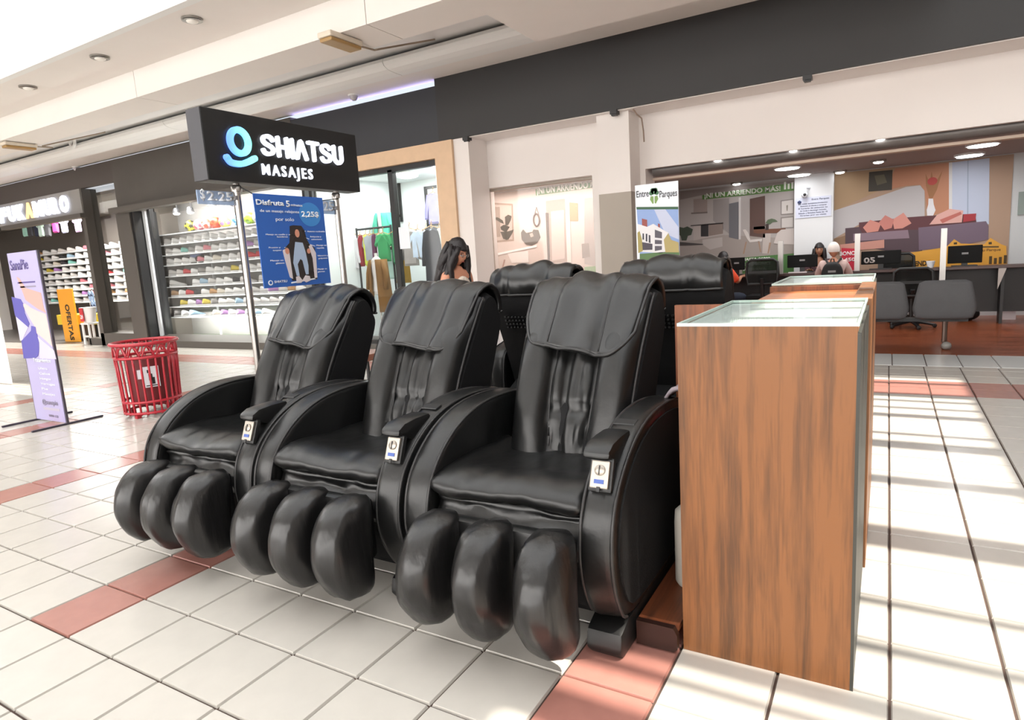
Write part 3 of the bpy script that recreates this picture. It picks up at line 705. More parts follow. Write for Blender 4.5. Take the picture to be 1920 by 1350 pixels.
# hanging poster
m_pb = M('poster_blue', '2F62B4', rough=.5, var=.02)
m_pb2 = M('poster_light_blue', '3F87CC', rough=.5)
m_ink = M('ink_white', 'EDF2F8', rough=.5)
m_skin_p = M('print_skin', 'CF9078', rough=.5); m_print_dk = M('print_dark', '2E2624', rough=.5); m_denim = M('print_denim', 'A9BBD4', rough=.5); m_print_w = M('print_pale', 'D9CFD2', rough=.5)
PX = -1.18
PC = [(6.38,6.01),(8.23,6),(6.44,4.1),(8.37,4.09)]
pa, pb_, pzt, pzb = PC[0][0], PC[1][0], (PC[0][1]+PC[1][1])/2, (PC[2][1]+PC[3][1])/2
ps = empty('hanging_poster', (PX, (pa+pb_)/2, pzb), 'blue hanging poster of a massage chair and prices under the black sign', 'poster')
build('sheet', MB().box(PX-.02, PX, pa, pb_, pzb, pzt), m_pb, ps)
W_, H_ = pb_-pa, pzt-pzb
def P3(u, v, d=0): return (PX+.003+d, pa+u*W_, pzb+v*H_)      # u right, v up, on the sheet
def flat(name, poly, mat, lay=1, parent=ps, Pf=P3):
    n = len(poly); mb = MB(); mb.add([Pf(u, v, .004*lay) for u, v in poly]+[Pf(u, v, -.003) for u, v in poly], [tuple(range(n)), tuple(range(2*n-1, n-1, -1))]+[(i, (i+1) % n, (i+1) % n+n, i+n) for i in range(n)])
    return build(name, mb, mat, parent)
def circ(cx, cy, rx, ry, n=28): return [(cx+rx*cos(2*pi*i/n), cy+ry*sin(2*pi*i/n)) for i in range(n)]
flat('price_disc', circ(.775, .80, .165, .135), m_pb2)
def ptext(s, u, v, h, wd, bold=.0, nm='lettering', mat=m_ink): text(nm, s, mat, ps, P3(u, v, .006), (0, 1, 0), (0, 0, 1), h*H_, wd*W_, .004, bold)
ptext('Disfruta', .02, .885, .055, .38, .03); ptext('5', .43, .875, .07, .055, .03); ptext('minutos', .50, .885, .028, .17, .01)
ptext('de un masaje relajante', .06, .81, .03, .55, .0); ptext('por solo', .26, .72, .04, .26, .0); ptext('2,25$', .64, .775, .06, .27, .03)
for s, u, v, wd in (('Masaje en cuello y', .10, .565, .30), ('hombros', .25, .54, .15), ('Presión y', .12, .425, .16), ('toques', .17, .395, .12), ('Masaje en', .12, .285, .18), ('glúteos', .19, .255, .12),
                    ('Asiento reclinable', .70, .60, .28), ('Relajación y', .74, .54, .17), ('estiramiento', .75, .51, .17), ('Masaje en', .82, .44, .16), ('espalda', .82, .41, .12),
                    ('Vibración y', .82, .32, .17), ('golpeteo', .83, .29, .15), ('Masaje en', .80, .165, .15), ('piernas', .80, .135, .11)):
    ptext(s, u, v, .017, wd, .0, 'small_lettering')
for a, b in (((.42, .57), (.50, .57)), ((.34, .43), (.40, .43)), ((.62, .61), (.68, .61)), ((.66, .54), (.72, .52)), ((.68, .47), (.80, .44)), ((.74, .31), (.80, .31)), ((.68, .155), (.78, .155))):
    flat('arrow_mark', [(a[0], a[1]-.003), (b[0], b[1]-.003), (b[0], b[1]+.003), (a[0], a[1]+.003)], m_ink)
flat('printed_chair', [(.45, .665), (.50, .675), (.62, .67), (.66, .62), (.68, .52), (.72, .46), (.79, .42), (.80, .30), (.78, .06), (.40, .06), (.36, .28), (.34, .42), (.42, .48), (.44, .58)], m_print_dk)
flat('printed_arm', [(.31, .40), (.36, .42), (.40, .38), (.41, .08), (.37, .1), (.33, .28)], m_print_w, 2)
flat('printed_arm', [(.70, .44), (.74, .46), (.80, .36), (.78, .06), (.74, .06), (.74, .30)], m_print_w, 2)
flat('printed_jumper', [(.48, .53), (.53, .56), (.60, .53), (.68, .40), (.63, .38), (.58, .44), (.52, .44), (.40, .41), (.38, .43)], m_print_dk, 2)
flat('printed_dungarees', [(.50, .49), (.61, .48), (.64, .37), (.66, .22), (.65, .12), (.61, .12), (.58, .28), (.55, .30), (.50, .24), (.51, .11), (.47, .11), (.44, .26), (.47, .38)], m_denim, 3)
flat('printed_face', circ(.545, .585, .032, .045, 16), m_skin_p, 3)
flat('printed_hand', circ(.37, .39, .03, .035, 12), m_skin_p, 3); flat('printed_hand', circ(.69, .385, .025, .03, 12), m_skin_p, 3)
flat('printed_shoe', [(.455, .10), (.50, .11), (.55, .05), (.52, .03), (.46, .03)], m_print_w, 4); flat('printed_shoe', [(.60, .11), (.66, .10), (.67, .05), (.60, .03), (.55, .06)], m_print_w, 4)
flat('printed_mat', [(.38, .045), (.78, .075), (.78, .06), (.38, .03)], m_ink, 2)
flat('emblem', circ(.09, .055, .032, .028, 18), m_ink, 1); flat('emblem_hole', circ(.09, .057, .019, .017, 16), m_pb, 2)
ptext('SHIATSU', .14, .05, .026, .18, .01)
build('cord', MB().tube([(PX-.01, pb_-.02, pzt-.06), (SX-.2+.07, 8.98, pzt+.04)], .012, 5).tube([(PX-.01, pa+.02, pzt-.02), (SX-.13, 6.25, pzt+.16)], .012, 5), m_black, ps)
# acrylic price flags clamped to the poles
m_acr = glass('acrylic_blue', (.78, .85, .95), .06, .7, (.42, .53, .72))
m_acw = M('flag_white', 'F0F4FA', rough=.4)
AF = [(5.39,6.05),(6.18,6.15),(5.39,5.79),(6.14,5.86),(8.52,6.01),(8.93,6.06),(8.47,5.69),(8.92,5.73)]
for k, (a, b, zt_, zb_, lab) in enumerate(((AF[0][0], 6.18, AF[0][1], AF[2][1], 'translucent blue price flag on the left sign pole'), (8.92-(6.18-AF[0][0]), 8.92, AF[4][1], AF[6][1], 'translucent blue price flag half hidden behind the hanging poster'))):
    t = empty('price_flag', (SX-.25, (a+b)/2, zb_), lab, 'price sign')
    build('plate', MB().box(SX-.26, SX-.23, a, b, zb_, zt_), m_acr, t)
    text('dollar_sign', '$', m_acw, t, (SX-.228, a+.06, zb_+.09), (0, 1, 0), (0, 0, 1), .2, .1, .006, .02)
    text('price', '2.25', m_acw, t, (SX-.228, a+.2, zb_+.08), (0, 1, 0), (0, 0, 1), (zt_-zb_)*.66, (b-a)*.72, .006, .03)
    build('clamp', MB().box(SX-.29, SX-.12, b-.03, b+.02, zb_+.1, zb_+.18), m_steel, t)
# ---------------------------------------------------------------- hall furniture
m_canred = M('enamel_red', 'B01E2E', rough=.3, coat=.3)
cx, cyy = -11.4, 9.55
tc_ = empty('litter_bin', (cx, cyy, 0), 'round red metal litter bin with barred sides on the tiled floor', 'bin')
def R_at(z): return .85+.09*(z/2.4)**1.5
def ring(z, r, th): return MB().tube([(cx+r*cos(2*pi*k/40), cyy+r*sin(2*pi*k/40), z) for k in range(40)], th, 7, closed=True)
for z, th in ((.16, .045), (.52, .045), (1.98, .05), (2.42, .06)): build('hoop', ring(z, R_at(z)+(.04 if z > 2.3 else 0), th), m_canred, tc_, smooth=True)
bar_me = None
for k in range(26):
    mb = MB().tube([(R_at(z), 0, z) for z in (.1, .5, 1.0, 1.5, 1.98)], .035, 6)
    if bar_me is None:
        o = build('bar', mb, m_canred, tc_, at=(0, 0, 0), smooth=True); bar_me = o
    else:
        o = bar_me.copy(); COL.objects.link(o)
    o.rotation_euler = (0, 0, 2*pi*k/26)
arc = MB().tube([(R_at(2.2)*cos(a), R_at(2.2)*sin(a), 2.0+.34*sin(pi*s)) for s, a in [(q/10, -.2+.4*q/10) for q in range(11)]], .028, 6).tube([(R_at(2.2)*cos(a), R_at(2.2)*sin(a), 2.40-.3*sin(pi*s)) for s, a in [(q/8, .08+.24*q/8) for q in range(9)]], .022, 6)
ao = build('scroll', arc, m_canred, tc_, at=(0, 0, 0), smooth=True)
for k in range(1, 14):
    o = ao.copy(); COL.objects.link(o); o.rotation_euler = (0, 0, 2*pi*k/14)
build('liner', MB().lathe([(.62, .4), (.66, 1.9), (.62, 1.9), (.58, .45)], 28, (cx, cyy, 0)), M('liner_maroon', '6E2226', rough=.5), tc_, smooth=40)
ang = math.atan2(C_[1]-cyy, C_[0]-cx)
for sgn, x0, x1, z0_, z1_, mt, lay in ((0, -.22, .26, .98, 1.66, m_ink, .0), (0, -.36, -.2, 1.28, 1.58, m_ink, 0), (0, -.05, .06, 1.2, 1.42, m_black, .012), (0, .03, .12, 1.08, 1.3, m_black, .012), (0, -.08, .02, 1.45, 1.55, m_black, .012), (0, -.15, .2, 1.02, 1.05, m_black, .012)):
    mb = MB().box(.685+lay, .70+lay, x0, x1, z0_, z1_).xf(Matrix.Translation((cx, cyy, 0)) @ Matrix.Rotation(ang+.05, 4, 'Z'))
    build('notice' if mt is m_ink else 'notice_figure', mb, mt, tc_)
for k in range(4):
    a = 2*pi*k/4+.4; build('foot', MB().box(-.07, .07, -.07, .07, 0, .16).move((cx+.78*cos(a), cyy+.78*sin(a), 0)), m_canred, tc_)
# foot clinic banner
BY = 7.5
BN = [(-14.86,5.58),(-12.93,5.55),(-12.56,0.005),(-14.73,0.074)]
b0, b1, bz = (BN[0][0]+BN[3][0])/2+.05, (BN[1][0]+BN[2][0])/2-.1, BN[1][1]
bn = empty('standing_banner', ((b0+b1)/2, BY, 0), 'lilac standing banner about foot care in front of the shoe shop', 'banner')
build('sheet', MB().box(b0, b1, BY-.01, BY+.02, .06, bz), M('banner_lilac', 'ADA6CB', rough=.5, var=.03, vscale=1.5), bn)
for xx in (b0-.06, b1+.02):
    build('upright', MB().box(xx, xx+.05, BY, BY+.06, .03, bz), M('banner_frame', '46414A', rough=.4), bn)
    build('foot_bar', MB().box(xx-.02, xx+.07, BY-1.0, BY+1.1, 0, .06), M('banner_foot', '3A3440', rough=.5), bn, bevel=.015)
def PB(x, z, d=0): return (x, BY-.012-d, z)
m_vio = M('print_violet', '5A55A6', rough=.5); m_foot = M('print_foot', 'CC9F96', rough=.5); m_foot2 = M('print_toes', 'DBC0BC', rough=.5); m_lil2 = M('print_pale_lilac', 'C6C1D6', rough=.5); m_txt = M('print_plum', '5B4F8A', rough=.5); m_gry = M('print_grey', '8C8699', rough=.5)
def bflat(name, pts_, mat, lay): return flat(name, pts_, mat, lay, bn, PB)
bflat('printed_leg', [(-14.37,4.79),(-14.20,4.74),(-13.90,4.42),(-12.97,4.24),(-12.96,3.77),(-12.87,3.6),(-13.37,3.75),(-14.04,4.04),(-14.18,4.38)], m_foot, 1)
bflat('printed_sole', [(-14.30,3.91),(-14.09,3.92),(-13.77,3.78),(-13.40,3.68),(-12.88,3.57),(-12.83,2.54),(-13.30,2.79),(-13.70,2.97),(-13.77,3.22),(-14.03,3.5)], m_foot2, 2)
bflat('printed_sheet', [(-14.91,3.51),(-14.11,3.22),(-14.75,2.73),(-14.91,2.7)], m_lil2, 1)
bflat('printed_towel', [(-14.94,4.16),(-14.37,4.07),(-14.25,3.92),(-14.25,3.61),(-14.06,3.27),(-14.18,3.16),(-14.93,3.54)], m_vio, 3)
bflat('printed_towel', [(-14.81,2.7),(-14.04,3.04),(-13.96,3.2),(-13.68,3.17),(-13.69,2.94),(-13.63,2.66),(-13.76,2.37),(-13.87,2.22),(-14.05,2.15),(-14.87,2.11)], m_vio, 3)
bflat('printed_cloth', [(-13.69,2.86),(-12.78,2.42),(-12.73,2.14),(-13.79,2.14),(-13.64,2.63)], m_lil2, 2)
TX = [(-14.65,5.01),(-13.48,5.07),(-14.45,5.32),(-13.89,2.4),(-13.69,2),(-12.83,0.898),(-14.46,0.533),(-13.15,0.757),(-13.91,0.152),(-13.18,0.277)]
text('lettering', 'SanaPie', m_txt, bn, (TX[0][0], BY-.02, TX[0][1]), (1, 0, 0), (0, 0, 1), .33, TX[1][0]-TX[0][0], .004, .01)
for k, (a, b, z, mt) in enumerate(((.2, .8, 4.62, m_txt), (.25, .8, 4.48, m_gry))): bflat('rule_line', [(b0+a*(b1-b0), z), (b0+b*(b1-b0), z), (b0+b*(b1-b0), z-.05), (b0+a*(b1-b0), z-.05)], mt, 1)
text('lettering', 'Tratamientos', m_ink, bn, (b0+.5, BY-.02, 2.02), (1, 0, 0), (0, 0, 1), .14, 1.15, .004, .01)
for k, s in enumerate(('Uñero', 'Callos', 'Hongos', 'Verrugas', 'Pie', 'Masajes')):
    text('small_lettering', s, m_ink, bn, (b0+.75, BY-.02, 1.78-.17*k), (1, 0, 0), (0, 0, 1), .08, .1*len(s)+.1, .004, .0)
text('lettering', '@sanapie', m_gry, bn, (b0+.62, BY-.02, .62), (1, 0, 0), (0, 0, 1), .16, 1.0, .004, .01)
bflat('rule_line', [(b0+.6, .5), (b1-.25, .5), (b1-.25, .42), (b0+.6, .42)], M('print_mist', 'B4AEBE', rough=.5), 1)
text('small_lettering', '0998 123', m_gry, bn, (b0+.9, BY-.02, .2), (1, 0, 0), (0, 0, 1), .08, .6, .004, .01)
wp = empty('white_display_board', (-26.6, 11.1, 0), 'bright white display board with red print at the far left edge', 'board')
build('board', MB().box(-28.2, -25.45, 11.05, 11.12, .05, 3.4), M('board_white', 'F2EEEC', rough=.5), wp)
text('lettering', 'NUEVO', M('print_red', 'C4403C', rough=.5), wp, (-27.5, 11.04, .5), (1, 0, 0), (0, 0, 1), .5, 1.2, .006, .02)
# brown stool glimpsed between two chairs
st = empty('brown_stool', (-5.3, 13.5, 0), 'small brown padded seat glimpsed between the left and middle chairs', 'stool')
build('seat', MB().box(-5.9, -4.7, 12.9, 14.1, 1.35, 1.6), M('vinyl_brown', '8A5A48', rough=.45), st, bevel=.08, smooth=40)
for a in (-5.75, -4.9):
    for b in (13.0, 13.9): build('leg', MB().box(a, a+.08, b, b+.08, 0, 1.36), m_black, st)
# small fittings on ceiling and fascia
for k, (x, y) in enumerate([(-10.65,12.38),(-16.58,12.46),(-22.56,12.56)]):
    t = empty('downlight', (x, y, 12.95), 'recessed round downlight in the pale soffit, %s from the right' % ('first', 'second', 'third')[k], 'downlight')
    build('trim_ring', MB().lathe([(.34, 0), (.34, .06), (.26, .09), (.24, .03), (.3, -.02)], 24, (x, y, 12.99)), M('downlight_grey', '9A9690', rough=.3, metal=.6), t, smooth=40)
    build('bulb', MB().ell((x, y, 12.97), (.2, .2, .07)), M('bulb_white', 'F4F0E8', rough=.3), t, smooth=True)
m_brn = M('lamp_amber', 'A5824F', rough=.4)
for k, (x, y) in enumerate([(-5.98,14.44),(-29.85,15.05)]):
    t = empty('emergency_lamp', (x, y, 11.8), 'pale box lamp with amber underside on the ceiling beam, %s' % ('above the black sign', 'at the far left'), 'lamp') if False else empty('emergency_lamp', (x, y, 11.8), ('pale box lamp with amber underside on the ceiling beam above the sign', 'pale box lamp with amber underside on the ceiling beam at far left')[k], 'lamp')
    build('housing', MB().box(x-.3, x+.3, y-.75, y+.75, 11.8, 11.98), M('lamp_cream', 'D9CDBB', rough=.5), t, bevel=.05)
    build('lens', MB().box(x-.27, x+.27, y-.7, y+.7, 11.68, 11.8), m_brn, t, bevel=.05)
    build('cable', MB().tube([(x, y+.75, 11.9), (x+.05, y+1.6, 11.93), (x+.1, 16.1, 11.95), (x+.2, 19.5, 13.1)], .035, 6), M('cable_beige', '9A8A78', rough=.6), t)
for k, (x, y) in enumerate([(-39.10,22.39),(-12.32,21.73)]):
    t = empty('smoke_detector', (x, y, 12.3), ('round smoke detector on the soffit above the shoe shop', 'round smoke detector in the lavender glow above the dark fascia')[k], 'detector')
    build('base', MB().lathe([(.26, .2), (.26, .27), (.2, .27)], 18, (x, y, 12.3)), m_ceil_w, t, smooth=40)
    build('head', MB().lathe([(.1, 0), (.16, .06), (.2, .2)], 18, (x, y, 12.3)), M('detector_grey', 'B8B4B8', rough=.5), t, smooth=40)
HR = [(-33.16,13.06)]
t = tag(build('ceiling_speaker', MB().tube([(HR[0][0]+.26*cos(2*pi*k/20), 19.4, HR[0][1]+.36*sin(2*pi*k/20)) for k in range(20)], .09, 8, closed=True).lathe([(.3, 0), (.16, .9)], 16).xf(Matrix.Identity(4)) if False else MB().tube([(HR[0][0]+.26*cos(2*pi*k/20), 19.4, HR[0][1]+.36*sin(2*pi*k/20)) for k in range(20)], .09, 8, closed=True), m_ceil_w, smooth=True), 'white ring shaped speaker in the ceiling recess at far left', 'speaker')
for k, (x, z) in enumerate([(-6.5,9.74),(0.477,9.85),(7.38,9.86)]):
    tag(build('fascia_bracket', MB().box(x-.14, x+.14, 22.26, 22.6, 9.72, 9.87).box(x-.1, x+.1, 22.3, 22.5, 9.66, 9.72), m_black), ('small black bracket under the fascia above the white pilaster', 'small black bracket under the fascia above the column', 'small black bracket under the fascia above the office')[k], 'bracket')
CB = [(1.23,9.8),(1.37,9.58),(1.54,9.42),(1.59,8.96),(1.6,8.54)]
tag(build('loose_cable', MB().tube([(x, 22.45+.02*k, z) for k, (x, z) in enumerate(CB)], .03, 6), M('cable_brown', '8A7566', rough=.6)), 'loose brown cable hanging below the fascia beside the column', 'cable')

# ---------------------------------------------------------------- shoe shop
def shoe_meshes():
    up = MB(); rows = []
    sec = [(-.5, .13, .30, .10), (-.46, .155, .44, .10), (-.36, .165, .46, .10), (-.22, .165, .42, .10), (-.06, .165, .36, .10), (.1, .175, .28, .09), (.26, .185, .22, .08), (.40, .165, .18, .08), (.49, .11, .14, .08), (.52, .05, .11, .09)]
    for x, hw, h, b in sec:
        r = []
        for k in range(12):
            a = 2*pi*k/12; c, s = cos(a), sin(a)
            r.append((x, hw*(abs(c)**.7)*(1 if c > 0 else -1), b+(h-b)*(.5+.5*(abs(s)**.7)*(1 if s > 0 else -1))))
        rows.append(r)
    up.grid(rows, cv=True, caps=True)
    so = MB(); rows = []
    for x, hw in ((-.54, .08), (-.5, .16), (-.3, .18), (0, .175), (.25, .2), (.42, .17), (.53, .1), (.56, .05)):
        rows.append([(x, -hw, 0), (x, hw, 0), (x, hw, .10), (x, -hw, .10)])
    so.grid(rows, cv=True, caps=True)
    to = MB().box(-.12, .16, -.07, .07, .3, .36).xf(Matrix.Rotation(radians(20), 4, 'Y'))
    return up, so, to
SU, SS, STG = shoe_meshes()
SHOE = {}
def shoe_proto(col, sole):
    key = (col, sole)
    if key not in SHOE:
        names = []
        for mb, c, nm in ((SU, col, 'upper'), (SS, sole, 'sole')):
            me = bpy.data.meshes.new(nm); me.from_pydata([tuple(v*T for v in p) for p in mb.v], [], mb.f)
            bm = bmesh.new(); bm.from_mesh(me); bmesh.ops.recalc_face_normals(bm, faces=bm.faces); bm.to_mesh(me); bm.free()
            me.polygons.foreach_set('use_smooth', [nm == 'upper']*len(me.polygons)); me.materials.append(M('shoe_'+c, c, rough=.6)); names.append(me)
        SHOE[key] = names
    return SHOE[key]
ORD = ['first', 'second', 'third', 'fourth', 'fifth', 'sixth', 'seventh', 'eighth', 'ninth', 'tenth', 'eleventh', 'twelfth', 'thirteenth', 'fourteenth', 'fifteenth', 'sixteenth', 'seventeenth', 'eighteenth', 'nineteenth']
CN = {'E6E4E2': 'white', 'CFCBC8': 'pale grey', '8A8784': 'grey', '2B2B2E': 'black', 'D9838F': 'pink', 'C23038': 'red', '9CB9CE': 'pale blue', 'C7B23E': 'yellow', 'A97BB5': 'purple', 'B58A5C': 'tan', '7FBDB2': 'mint', 'D8CFC0': 'cream'}
def put_shoe(x, y, z, col, rz, label, group, sole='E6E4E2', k=1.0):
    u, s = shoe_proto(col, sole)
    o = bpy.data.objects.new('sneaker', u); COL.objects.link(o); o.location = (x*T, y*T, z*T); o.rotation_euler = (0, 0, rz); o.scale = (k, k, k)
    tag(o, label, 'shoe', group); OFF[o.name] = (x, y, z)
    c = bpy.data.objects.new('sole', s); COL.objects.link(c); c.parent = o
    return o
m_shelf = M('shelf_white', 'E4E6E6', rough=.35)
def shelving(name, label, x0, x1, y0, y1, zs, ups, zf=0, mt=m_shelf):
    t = empty(name, ((x0+x1)/2, (y0+y1)/2, 0), label, 'shelving')
    for z in zs: build('shelf', MB().box(x0, x1, y0, y1, z-.06, z), mt, t)
    for x in ups: build('upright', MB().box(x-.06, x+.06, y1, y1+.08, zf, zs[0]+.4), mt, t)
    return t
ZR = [7.46, 6.76, 6.07, 5.38, 4.64, 3.92, 3.22, 2.55, 1.84]
shelving('shoe_shelving', 'white wall shelving full of shoes in the shoe shop window', -33.9, -17.7, 24.0, 25.1, ZR, (-29.5, -25.9, -22.2, -18.6), zf=.45)
pal = ['E6E4E2']*16+['CFCBC8']*7+['8A8784', '2B2B2E', 'D9838F', 'C23038', '9CB9CE', 'C7B23E', 'A97BB5', 'D8CFC0', '7FBDB2', 'B58A5C']
for r, z in enumerate(ZR[1:]):
    n = 19; cnt = 0
    for k in range(n):
        if random.random() < .04: continue
        c = random.choice(pal if r else pal[:24])
        cnt += 1
        if r == 4 and k == 2: c = 'C23038'
        if r == 5 and k == 3: c = 'C23038'
        if r == 6 and k in (4, 5): c = ('A97BB5', 'C7B23E')[k-4]
        put_shoe(-33.4+k*.83+random.uniform(-.05, .05), 24.5, z+.015, c, random.uniform(.62, .86),
                 '%s sneaker, %s from the left on the %s shelf below the balls' % (CN[c], ORD[cnt-1], ORD[r]), 'shoes on the shop window shelves', k=random.uniform(.92, 1.0))
# balls on the top shelf
def ball(x, z, ca, cb, label):
    bm = bmesh.new(); bmesh.ops.create_icosphere(bm, subdivisions=3, radius=.38*T)
    g = (1+5**.5)/2; ico = [Vector(v).normalized() for a in (-1, 1) for b in (-g, g) for v in ((0, a, b), (a, b, 0), (b, 0, a))]
    for f in bm.faces:
        f.smooth = True; d = max(f.calc_center_median().normalized().dot(v) for v in ico); f.material_index = 1 if d > .925 else 0
    me = bpy.data.meshes.new('football'); bm.to_mesh(me); bm.free(); me.materials.append(M('ball_'+ca, ca, rough=.4)); me.materials.append(M('ball_'+cb, cb, rough=.4))
    o = bpy.data.objects.new('football', me); COL.objects.link(o); o.location = (x*T, 24.5*T, z*T); o.rotation_euler = (x, z*x, x*2)
    tag(o, label, 'ball', 'footballs on the top shelf')
for x, ca, cb, lab in ((-30.3, 'D8D030', '2A2A20', 'yellow and black football at the left end of the top shelf'), (-29.35, 'E8E2E4', 'D06A80', 'white and pink football right of the yellow one'), (-28.55, 'EDE9E8', 'E0503A', 'white football with red patches left of the orange ball'),
                       (-27.65, 'E8603A', '8E2C1C', 'orange football with dark patches on the top shelf'), (-26.72, 'E6DC6A', 'B48CC8', 'yellow and lilac football right of the orange one'), (-25.4, '4F97C8', 'D8E6EE', 'blue football on the top shelf behind the window post'),
                       (-24.3, 'B8D83A', '5E7A2A', 'lime green football on the top shelf'), (-23.5, 'D2D0CC', '8A8884', 'pale grey football right of the lime one')):
    ball(x, 7.46+.39, ca, cb, lab)
# track lamps in the window
m_lampw = M('lamp_glow', 'FFF6E8', emit=12)
m_lampb = M('lamp_body', '3A3A3C', rough=.4)
for k, (x, z) in enumerate([(-31.18,8.75),(-29.68,8.69),(-27.35,8.88),(-25.71,8.66)]):
    t = empty('track_lamp', (x, 24.2, z), 'bright track spotlight in the shoe window, %s from left' % ORD[k], 'lamp')
    build('stem', MB().tube([(x+.1, 24.2, z+.2), (x+.15, 24.2, 10.2)], .04, 6), m_lampb, t)
    build('head', MB().lathe([(.10, .35), (.16, .3), (.26, 0)], 14, (x, 24.2, z)), m_lampb, t, smooth=40)
    build('bulb', MB().ell((x, 24.2, z-.02), (.2, .2, .1)), m_lampw, t, smooth=True)
light('shoe_window_light', 'AREA', (-25, 23.5, 9.9), 150, (1, .97, .93), 13, .35, rot=(radians(6), 0, 0))
light('shoe_window_fill', 'AREA', (-25, 23.45, 1.0), 100, (1, .97, .93), 13, .3, rot=(radians(150), 0, 0))  # added upward fill to brighten the shoe rows, no fixture here
light('entrance_light', 'AREA', (-46, 26.5, 10.4), 420, (1, .96, .9), 14, 4)
# pale advert on the glass, low caps poster, mirror lettering of the brand left plain
t = tag(build('cap_poster', MB().box(-31.4, -30.2, 24.9, 24.95, 5.45, 6.15), M('poster_periwinkle', '8E9CC8', rough=.5)), 'small blue printed card among the shoes at the left of the window', 'card')
tag(build('black_cap', MB().ell((-29.7, 24.6, 5.66), (.5, .4, .28)).box(-30.2, -29.2, 24.1, 24.4, 5.40, 5.46), M('cap_black', '26261F', rough=.8), smooth=40), 'black cap on the shelf beside the blue card', 'cap')
# fascia sign of the shoe shop: letters glowing white, one amber
SB = [(-51.08,10.64),(-39.09,11.14),(-39.61,9.51),(-51.62,9.31)]
sbn = empty('shop_sign', (-46, 22.2, 9.3), 'white glowing letter sign over the entrance of the shoe shop', 'sign')
zt_, zb_ = 10.95, 9.55
build('board', MB().box(-52, SB[1][0]+.2, 22.25, 22.4, zb_-.15, 11.05), m_grey_sign, sbn)
build('sill', MB().box(-50.5, SB[1][0]+.5, 21.9, 22.4, 9.05, zb_-.2), m_dark, sbn)
LP = [(-50.71,10.48),(-49.10,10.46),(-47.45,10.47),(-45.94,10.45),(-45.77,10.48),(-44.07,10.47),(-42.02,10.54),(-40.87,10.62),(-39.68,10.68)]
m_lit2 = M('lit_cool', 'E4EAFF', emit=2.2); m_lit3 = M('lit_amber', 'E8C48A', emit=1.0)
xs = [-51.0, -49.55, -48.1, -46.75, -45.5, -43.85, -42.75, -41.6]
for s, x, wd in zip('FUKAMURO', xs, (1.2, 1.25, 1.25, 1.2, 1.5, 1.0, 1.0, 1.25)):
    text('letter', s, m_lit3 if s == 'A' else m_lit2, sbn, (x, 22.22, 9.72), (1, 0, 0), (0, 0, 1), 1.05, wd*.92, .1, .06)
# entrance: shelves of shoes deep inside, sale plank, boxes
ZE = [7.6, 7.0, 6.4, 5.8, 5.2, 4.6, 4.0, 3.4, 2.8]
t = shelving('entrance_shelving', 'white shoe shelving on the back wall inside the shop entrance', -66, -46.2, 30.0, 31.0, ZE, (-63, -57, -53.6, -50))
for r, z in enumerate(ZE):
    for k in range(13):
        c = random.choice(pal); put_shoe(-65.3+k*1.5+random.uniform(-.1, .1), 30.4, z+.015, c, random.uniform(.3, .8), '%s shoe, %s from left on the %s shelf from top inside the entrance' % (CN[c], ORD[k], ORD[r]), 'shoes inside the entrance', k=1.05)
t = shelving('side_shelving', 'glass shelves of shoes behind the narrow pane beside the entrance', -45.0, -37.2, 28.0, 28.9, [6.0, 5.2, 4.4, 3.6, 2.8, 2.0], (-41,))
for r, z in enumerate([6.0, 5.2, 4.4, 3.6, 2.8, 2.0]):
    for k in range(5):
        c = random.choice(pal[:26]); put_shoe(-44.2+k*1.5+random.uniform(-.1, .1), 28.4, z+.015, c, random.uniform(.3, .8), '%s shoe, %s from left on the %s shelf from top behind the narrow pane' % (CN[c], ORD[k], ORD[r]), 'shoes behind the narrow pane', k=1.05)
OF = [(-47.19,4.2),(-44.87,4.25),(-44.66,0.203),(-46.92,0.007)]
ofx0, ofx1 = (OF[0][0]+OF[3][0])/2, (OF[1][0]+OF[2][0])/2
op = empty('sale_plank', ((ofx0+ofx1)/2, 23.6, 0), 'tall orange sale board leaning in the shop entrance', 'sign board')
build('board', MB().box(ofx0, ofx1, 23.5, 23.62, .02, OF[0][1]), M('board_orange', 'E8A024', rough=.5), op, bevel=.03)
text('lettering', 'OFERTAS', M('print_black', '2A2014', rough=.5), op, ((ofx0+ofx1)/2-.22, 23.49, OF[0][1]-1.2), (0, 0, -1), (1, 0, 0), .62, 2.85, .008, .03)
yb = empty('yellow_display_table', (-46.2, 25, 0), 'yellow topped display table behind the orange sale board', 'table')
build('apron', MB().box(-49.5, -43.9, 24.3, 25.7, 1.3, 2.1), M('card_yellow', 'D8BC2E', rough=.6), yb)
build('base', MB().box(-49.2, -44.2, 24.5, 25.5, 0, 1.3), m_black, yb)
stl = empty('white_plastic_stool', (-41.6, 22.9, 0), 'white plastic stool holding a price bucket in the shop entrance', 'stool')
mw = M('plastic_white', 'ECECEA', rough=.4)
for a in (-1, 1):
    for b in (-1, 1): build('leg', MB().prism([(-.11, 0), (.11, 0), (.07, 1.5), (-.07, 1.5)], 'y', -.05, .05).move((-41.6+a*.42, 22.9+b*.35, 0)), mw, stl)
build('seat', MB().box(-42.15, -41.05, 22.45, 23.35, 1.5, 1.62), mw, stl, bevel=.04); build('rail', MB().box(-42.0, -41.2, 22.5, 22.56, .55, .68), mw, stl)
bk = empty('price_bucket', (-41.6, 22.9, 1.62), 'white basket with a red price card on the plastic stool', 'basket')
build('tub', MB().lathe([(.5, 0), (.68, 1.1), (.74, 1.14), (.64, 1.12), (.48, .06)], 22, (-41.6, 22.9, 1.62), 1, .7), mw, bk, smooth=40)
build('price_card', MB().box(-41.85, -41.35, 22.38, 22.41, 1.75, 2.75), M('card_red', 'C8323A', rough=.5), bk)
